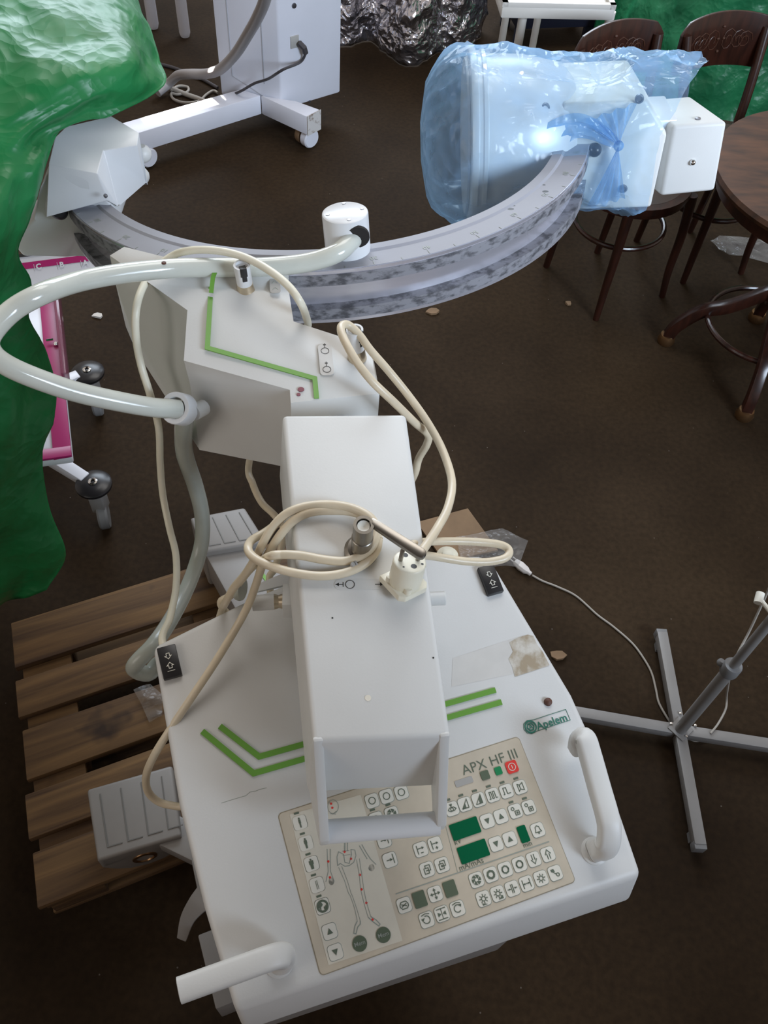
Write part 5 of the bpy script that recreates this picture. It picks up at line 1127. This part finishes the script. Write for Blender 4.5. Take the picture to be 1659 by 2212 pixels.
mb = MB(); mb.lathe(Vector((sc_.x, sc_.y, jz-0.016)), Z, [(0, 0), (0.0205, 0), (0.0215, 0.004), (0.0215, 0.032), (0.0195, 0.036), (0, 0.036)], 24); mb.sphere(Vector((sc_.x-0.02, sc_.y+0.014, jz)), 0.010, 12); build('clamp_collar', mb, 'stand_collar', ST)
wz = jz
for k in range(1, 900):
    if proj(Vector((sc_.x, sc_.y, jz+k*0.001)))[0] > 1672: wz = jz+k*0.001; break
mb = MB(); c = at(1640, 1292, wz); mb.lathe(c, Vector((0.3, 0.9, 0.2)), [(0, -0.012), (0.009, -0.012), (0.009, 0.012), (0, 0.012)], 14); e = Vector((sc_.x, sc_.y, wz)); mb.tube([c, e], 0.005, 10); build('wing_screw', mb, 'key_white', ST)
cord = ats([(1668, 1255, jz+0.22), (1652, 1292, jz+0.16), (1618, 1365, jz+0.06), (1592, 1415, jz+0.02), (1578, 1455, jz-0.01), (1570, 1500, 0.10), (1568, 1530, 0.06), (1552, 1562, 0.055), (1535, 1584, 0.053)])
mb = MB(); mb.tube(cat(cord, 6), 0.0028, 8); mb.tube(cat(ats([(1535, 1592, 0.004), (1500, 1600, 0.004), (1462, 1578, 0.004), (1446, 1558, 0.004), (1424, 1520, 0.004), (1417, 1490, 0.004), (1408, 1455, 0.004), (1392, 1425, 0.004), (1366, 1390, 0.004), (1325, 1354, 0.004), (1290, 1328, 0.004), (1245, 1288, 0.004), (1205, 1268, 0.004), (1172, 1255, 0.004), (1150, 1243, 0.005)]), 6), 0.0032, 8)
CD = build('mains_cord', mb, 'thin_cord', ST, angle=80)
p0, p1 = at(1113, 1212, 0.014), at(1147, 1240, 0.012); d_ = (p1-p0).normalized(); s_ = d_.cross(Z)
mb = MB(); R_ = []
for f, w_, h_ in ((0, 0.009, 0.006), (0.35, 0.013, 0.009), (0.7, 0.011, 0.008), (0.85, 0.006, 0.006), (1.0, 0.0055, 0.005)): p = p0.lerp(p1, f); R_.append([p-s_*w_-Z*h_, p+s_*w_-Z*h_, p+s_*w_*1.1, p+s_*w_*0.7+Z*h_, p-s_*w_*0.7+Z*h_, p-s_*w_*1.1])
mb.rings(R_); 
for o_ in (-0.006, 0.006): mb.tube([p0+s_*o_, p0+s_*o_-d_*0.014], 0.0022, 8, m=1)
PG = build('plug', mb, ['plug_white', 'chrome'], CD, bevel=0.0008)


# ================================================================== pallet
pa, pb_ = at(25, 1345, 0.144), at(440, 1217, 0.144)
pc_ = at(80, 1962, 0.144)
px_ = (pb_-pa).normalized(); py_ = px_.cross(Z)                    # py_ towards the viewer
py_ = (pc_-pa).normalized()
PDp = (pc_-pa).dot(py_); azp = math.atan2(px_.y, px_.x); PLn = 1.02
PAL = empty('wooden_pallet', Vector(((pa+px_*PLn/2+py_*PDp/2).x, (pa+px_*PLn/2+py_*PDp/2).y, 0)), azp, 'weathered wooden pallet of plain boards under the grey-white machine', 'pallet')
RPm = Matrix.Rotation(0, 3, 'Z')
gaps = [(0.0, 0.165), (0.195, 0.335), (0.375, 0.555), (0.585, 0.715), (0.752, 0.93)]
def edge_px(f): return f
for a, b in ((0.0, 0.185), (0.235, 0.375), (0.425, 0.60), (0.645, 0.79), (0.835, 1.0)):
    mb = MB(); s0 = PDp*a; s1 = PDp*b; jog = random.uniform(-0.006, 0.006)
    c = pa+px_*(PLn/2+jog)+py_*((s0+s1)/2); c.z = 0.133
    mb.box(c, PLn/2, (s1-s0)/2, 0.011, px_, py_, Z); build('deck_board', mb, 'pallet_wood', PAL, bevel=0.003)
for f in (0.07, 0.5, 0.93):
    mb = MB(); c = pa+px_*(PLn*f)+py_*(PDp/2); c.z = 0.111; mb.box(c, 0.06, PDp/2-0.004, 0.011, px_, py_, Z)
    b_ = build('stringer_board', mb, 'pallet_wood', PAL, bevel=0.002)
    for g in (0.09, 0.5, 0.91):
        mb = MB(); c = pa+px_*(PLn*f)+py_*(PDp*g); c.z = 0.06; mb.box(c, 0.06, 0.05, 0.04, px_, py_, Z); build('block', mb, 'pallet_wood', PAL, bevel=0.002)
for g in (0.09, 0.5, 0.91):
    mb = MB(); c = pa+px_*(PLn/2)+py_*(PDp*g); c.z = 0.011; mb.box(c, PLn/2-0.006, 0.05, 0.011, px_, py_, Z); build('bottom_board', mb, 'pallet_wood', PAL, bevel=0.002)

# ================================================================== instrument trolley at the left
tz = 0.62
tl_ = [at(20, 575, tz), at(196, 556, tz), at(156, 988, tz-0.03), at(20, 1020, tz-0.03)]
rx_ = (tl_[1]-tl_[0]).normalized()
r0, r1 = at(121, 650, tz), at(156, 988, tz)
TR = empty('instrument_trolley', Vector((at(100, 800, 0).x, at(100, 800, 0).y, 0)), 0, 'white and magenta hospital trolley on black-bumpered casters half hidden by the green tarpaulin', 'trolley')
e_top_l, e_top_r = at(40, 556, tz), at(200, 540, tz)
dfx = (e_top_r-e_top_l).normalized()
right_dir = (r0-r1).normalized()
far_r = r1+right_dir*((at(150, 545, tz)-r1).dot(right_dir)); 
q4 = [r1-dfx*0.42, r1, far_r, far_r-dfx*0.42]
mb = MB(); mb.hull8([p-Z*0.02 for p in q4], q4); TY = build('tray', mb, 'tray_white', TR, bevel=0.004)
def edge_strip(name, pts, w, h, m, zoff, par):
    mb = MB(); mb.sweep([p+Z*zoff for p in pts], [(-w/2, -h/2), (w/2, -h/2), (w/2, h/2), (-w/2, h/2)], Z); return build(name, mb, m, par, bevel=0.001)
edge_strip('magenta_border', [r1-dfx*0.02+right_dir*0.0, far_r-dfx*0.02], 0.04, 0.006, 'magenta', 0.003, TY)
edge_strip('magenta_border', [r1+right_dir*0.015-dfx*0.42, r1+right_dir*0.015], 0.03, 0.006, 'magenta', 0.0045, TY)
edge_strip('acrylic_guard', [r1+right_dir*0.25+dfx*0.004, far_r-right_dir*0.05+dfx*0.004], 0.012, 0.05, 'smoky_acrylic', 0.0, TY)
mb = MB(); mb.sphere(at(121, 743, tz+0.01), 0.006, 10); mb.tube(ats([(100, 735, tz+0.015), (115, 733, tz+0.015)]), 0.003, 8); build('guard_screw', mb, 'chrome', TY)
# lettered strip at the far end, seen under the tube housing
sa, sb = at(45, 583, tz+0.05), at(200, 563, tz+0.05)
sX = (sb-sa).normalized(); sY = (Z*0.55+Z.cross(sX)*0.83).normalized(); sN2 = sX.cross(sY)
mb = MB(); wS = (sb-sa).length
def pp(x, y, l=0.0): return sa+sX*x+sY*y+sN2*l
mb.hull8([pp(-0.05, -0.07, -0.01), pp(wS+0.03, -0.07, -0.01), pp(wS+0.03, 0.035, -0.01), pp(-0.05, 0.035, -0.01)], [pp(-0.05, -0.07), pp(wS+0.03, -0.07), pp(wS+0.03, 0.035), pp(-0.05, 0.035)], 0)
mb.hull8([pp(-0.05, 0.0), pp(wS+0.03, 0.0), pp(wS+0.03, 0.017), pp(-0.05, 0.017)], [pp(-0.05, 0.0, 0.002), pp(wS+0.03, 0.0, 0.002), pp(wS+0.03, 0.017, 0.002), pp(-0.05, 0.017, 0.002)], 1)
mb.hull8([pp(-0.05, 0.033), pp(wS+0.03, 0.033), pp(wS+0.03, 0.04), pp(-0.05, 0.04)], [pp(-0.05, 0.033, 0.004), pp(wS+0.03, 0.033, 0.004), pp(wS+0.03, 0.04, 0.004), pp(-0.05, 0.04, 0.004)], 2)
for ch, q in (('C', (83, 577)), ('B', (133, 573)), ('A', (184, 569))):
    p = onp(*q, sa, sN2); text_mesh(mb, ch, p+sX*0.001, sX, sY, 0.019, m=0, lift=0.0034, bold=0.045)
    mb.hull8([p-sX*0.0105-sY*0.0095+sN2*0.001, p-sX*0.0095-sY*0.0095+sN2*0.001, p-sX*0.0095+sY*0.0085+sN2*0.001, p-sX*0.0105+sY*0.0085+sN2*0.001], [p-sX*0.0105-sY*0.0095+sN2*0.0028, p-sX*0.0095-sY*0.0095+sN2*0.0028, p-sX*0.0095+sY*0.0085+sN2*0.0028, p-sX*0.0105+sY*0.0085+sN2*0.0028], 0)
build('letter_strip', mb, ['tray_white', 'magenta', 'dark_gap'], TR, smooth=False)
for i, (q, zz) in enumerate((((201, 1042), 0.16), ((188, 800), 0.16))):
    c = at(*q, zz); mb = MB(); mb.lathe(c-Z*0.02, Z, [(0, 0), (0.045, 0), (0.052, 0.006), (0.052, 0.014), (0.044, 0.02), (0.016, 0.023), (0, 0.023)], 32); CS = build('caster', mb, 'black_gloss', TR)
    mb = MB(); mb.lathe(c+Z*0.002, Z, [(0.006, 0.0), (0.013, 0.0), (0.013, 0.004), (0.009, 0.006), (0.006, 0.004)], 20, cap=False); build('cap_ring', mb, 'chrome', CS)
    mb = MB(); wv = Vector((0.9, 0.3, 0)).normalized(); mb.lathe(Vector((c.x, c.y, 0.045))-wv*0.015+Vector((0.015, -0.03, 0)), wv, [(0, 0), (0.04, 0), (0.044, 0.006), (0.044, 0.024), (0.04, 0.03), (0, 0.03)], 24); build('caster_wheel', mb, 'stand_collar', CS)
    mb = MB(); mb.box(Vector((c.x, c.y, 0.11))+Vector((0.01, -0.02, 0)), 0.02, 0.022, 0.045); build('caster_fork', mb, 'stand_grey', CS, bevel=0.003)
    e = at(-30, 900, 0.15); mb = MB(); d_ = (e-c); d_.z = 0; d_.normalize(); s_ = d_.cross(Z)
    mb.hull8([c+d_*0.03-s_*0.017-Z*0.03, c+d_*0.03+s_*0.017-Z*0.03, e+s_*0.022-Z*0.03, e-s_*0.022-Z*0.03], [c+d_*0.03-s_*0.017+Z*0.005, c+d_*0.03+s_*0.017+Z*0.005, e+s_*0.022+Z*0.02, e-s_*0.022+Z*0.02]); build('base_leg', mb, 'tray_white', TR, bevel=0.003)
mb = MB(); e = at(-30, 900, 0.15); e.z = 0; mb.tube([e+Z*0.14, e+Z*(tz-0.02)], 0.035, 18); build('column', mb, 'tray_white', TR)
for off in (Vector((-0.22, -0.25, 0)), Vector((-0.25, 0.25, 0))):
    c = e+off; mb = MB(); mb.lathe(Vector((c.x, c.y, 0.14)), Z, [(0, 0), (0.045, 0), (0.052, 0.006), (0.052, 0.014), (0.044, 0.02), (0, 0.023)], 24); CS = build('caster', mb, 'black_gloss', TR)
    mb = MB(); wv = Vector((0.9, 0.3, 0)).normalized(); mb.lathe(Vector((c.x, c.y, 0.045))-wv*0.015, wv, [(0, 0), (0.04, 0), (0.044, 0.006), (0.044, 0.024), (0.04, 0.03), (0, 0.03)], 24); build('caster_wheel', mb, 'stand_collar', CS)
    mb = MB(); mb.box(Vector((c.x, c.y, 0.115)), 0.02, 0.022, 0.03); build('caster_fork', mb, 'stand_grey', CS)
    mb = MB(); mb.tube([Vector((c.x, c.y, 0.15)), e+Z*0.16], 0.018, 10); build('base_leg', mb, 'tray_white', TR)

# ================================================================== scraps
def film(name, pts, label, cat_, m='clear_film', amp=0.012, z=0.02):
    c = sum((at(*p, z) for p in pts), Vector())/len(pts); mb = MB(); R = []
    n = len(pts)
    for f in (1.0, 0.8, 0.6, 0.4, 0.2, 0.02):
        row = []
        for k in range(n*4):
            a = at(*pts[k//4], z).lerp(at(*pts[(k//4+1) % n], z), (k % 4)/4); p = c.lerp(a, f); p.z = z-0.004+abs(noise.noise(p*24))*amp*2+(1-f)*amp*0.8; row.append(p)
        R.append(row)
    mb.rings(R, cap=False); o = build(name, mb, m, None, angle=80); return tag(o, label, cat_)
film('plastic_wrap', [(1535, 518), (1570, 508), (1620, 512), (1700, 530), (1720, 580), (1620, 560), (1560, 545)], 'crumpled clear plastic wrap on the floor among chair legs', 'plastic wrap')
film('plastic_scrap', [(288, 1490), (325, 1478), (352, 1500), (350, 1545), (322, 1560), (305, 1520)], 'torn clear plastic scrap on the pallet beside the console', 'plastic scrap', z=0.155)
film('plastic_scrap', [(1085, 1140), (1140, 1170), (1120, 1225), (1000, 1230), (985, 1160)], 'loose clear plastic scrap on the floor beyond the looped cable', 'plastic scrap', z=0.02)
def scrap(px, py, s, m, label, n=7):
    mb = MB(); c = at(px, py, 0.004); b = []; t = []
    for k in range(n): a = 2*PI*k/n; r = s*random.uniform(0.6, 1.1); p = c+Vector((math.cos(a)*r, math.sin(a)*r*0.75, 0)); b.append(p-Z*0.003); t.append(p+Z*random.uniform(0.001, 0.008))
    mb.hull8(b, t); tag(build('paper_scrap' if m == 'paper_scrap' else 'cardboard_scrap', mb, m, None), label, 'scrap')
scrap(211, 681, 0.022, 'paper_scrap', 'torn white paper scrap on the floor right of the trolley')
scrap(935, 672, 0.03, 'brown_scrap', 'brown cardboard scrap on the floor below the metal C-arm')
scrap(1228, 655, 0.016, 'brown_scrap', 'small brown scrap on the floor left of the chair leg')
scrap(1205, 1415, 0.024, 'brown_scrap', 'brown scrap on the floor against the right side of the console')
mb = MB(); pts = [at(*q, 0.005) for q in ((900, 1130), (1010, 1100), (1075, 1190), (960, 1215))]; mb.hull8([p-Z*0.004 for p in pts], [p+Z*0.005 for p in pts]); tag(build('cardboard_sheet', mb, 'brown_scrap', None), 'flat brown cardboard on the floor behind the round ivory knob', 'cardboard')

# added narrow area lamp imitating a sun patch on the white base bar
def beam(tgt, frm, along, sx, sy, power, col):
    l = bpy.data.lights.new('added_patch_lamp', 'AREA'); l.shape = 'RECTANGLE'; l.size = sx; l.size_y = sy; l.energy = power; l.color = col; l.spread = math.radians(0.8)
    o = bpy.data.objects.new('added_patch_lamp', l); COL.objects.link(o)
    zv = (Vector(frm)-Vector(tgt)).normalized(); xv = (Vector(along)-zv*Vector(along).dot(zv)).normalized(); yv = zv.cross(xv)
    o.matrix_basis = Matrix.Translation(Vector(frm)) @ Matrix((xv, yv, zv)).transposed().to_4x4()
sA, sB = at(318, 260, 0.17), at(478, 213, 0.17); sb_ = (sA+sB)/2
beam(sb_, sb_+Vector((-0.3, 0.9, 2.6)), sB-sA, (sB-sA).length, 0.035, 4.0, (1.0, 0.97, 0.92))
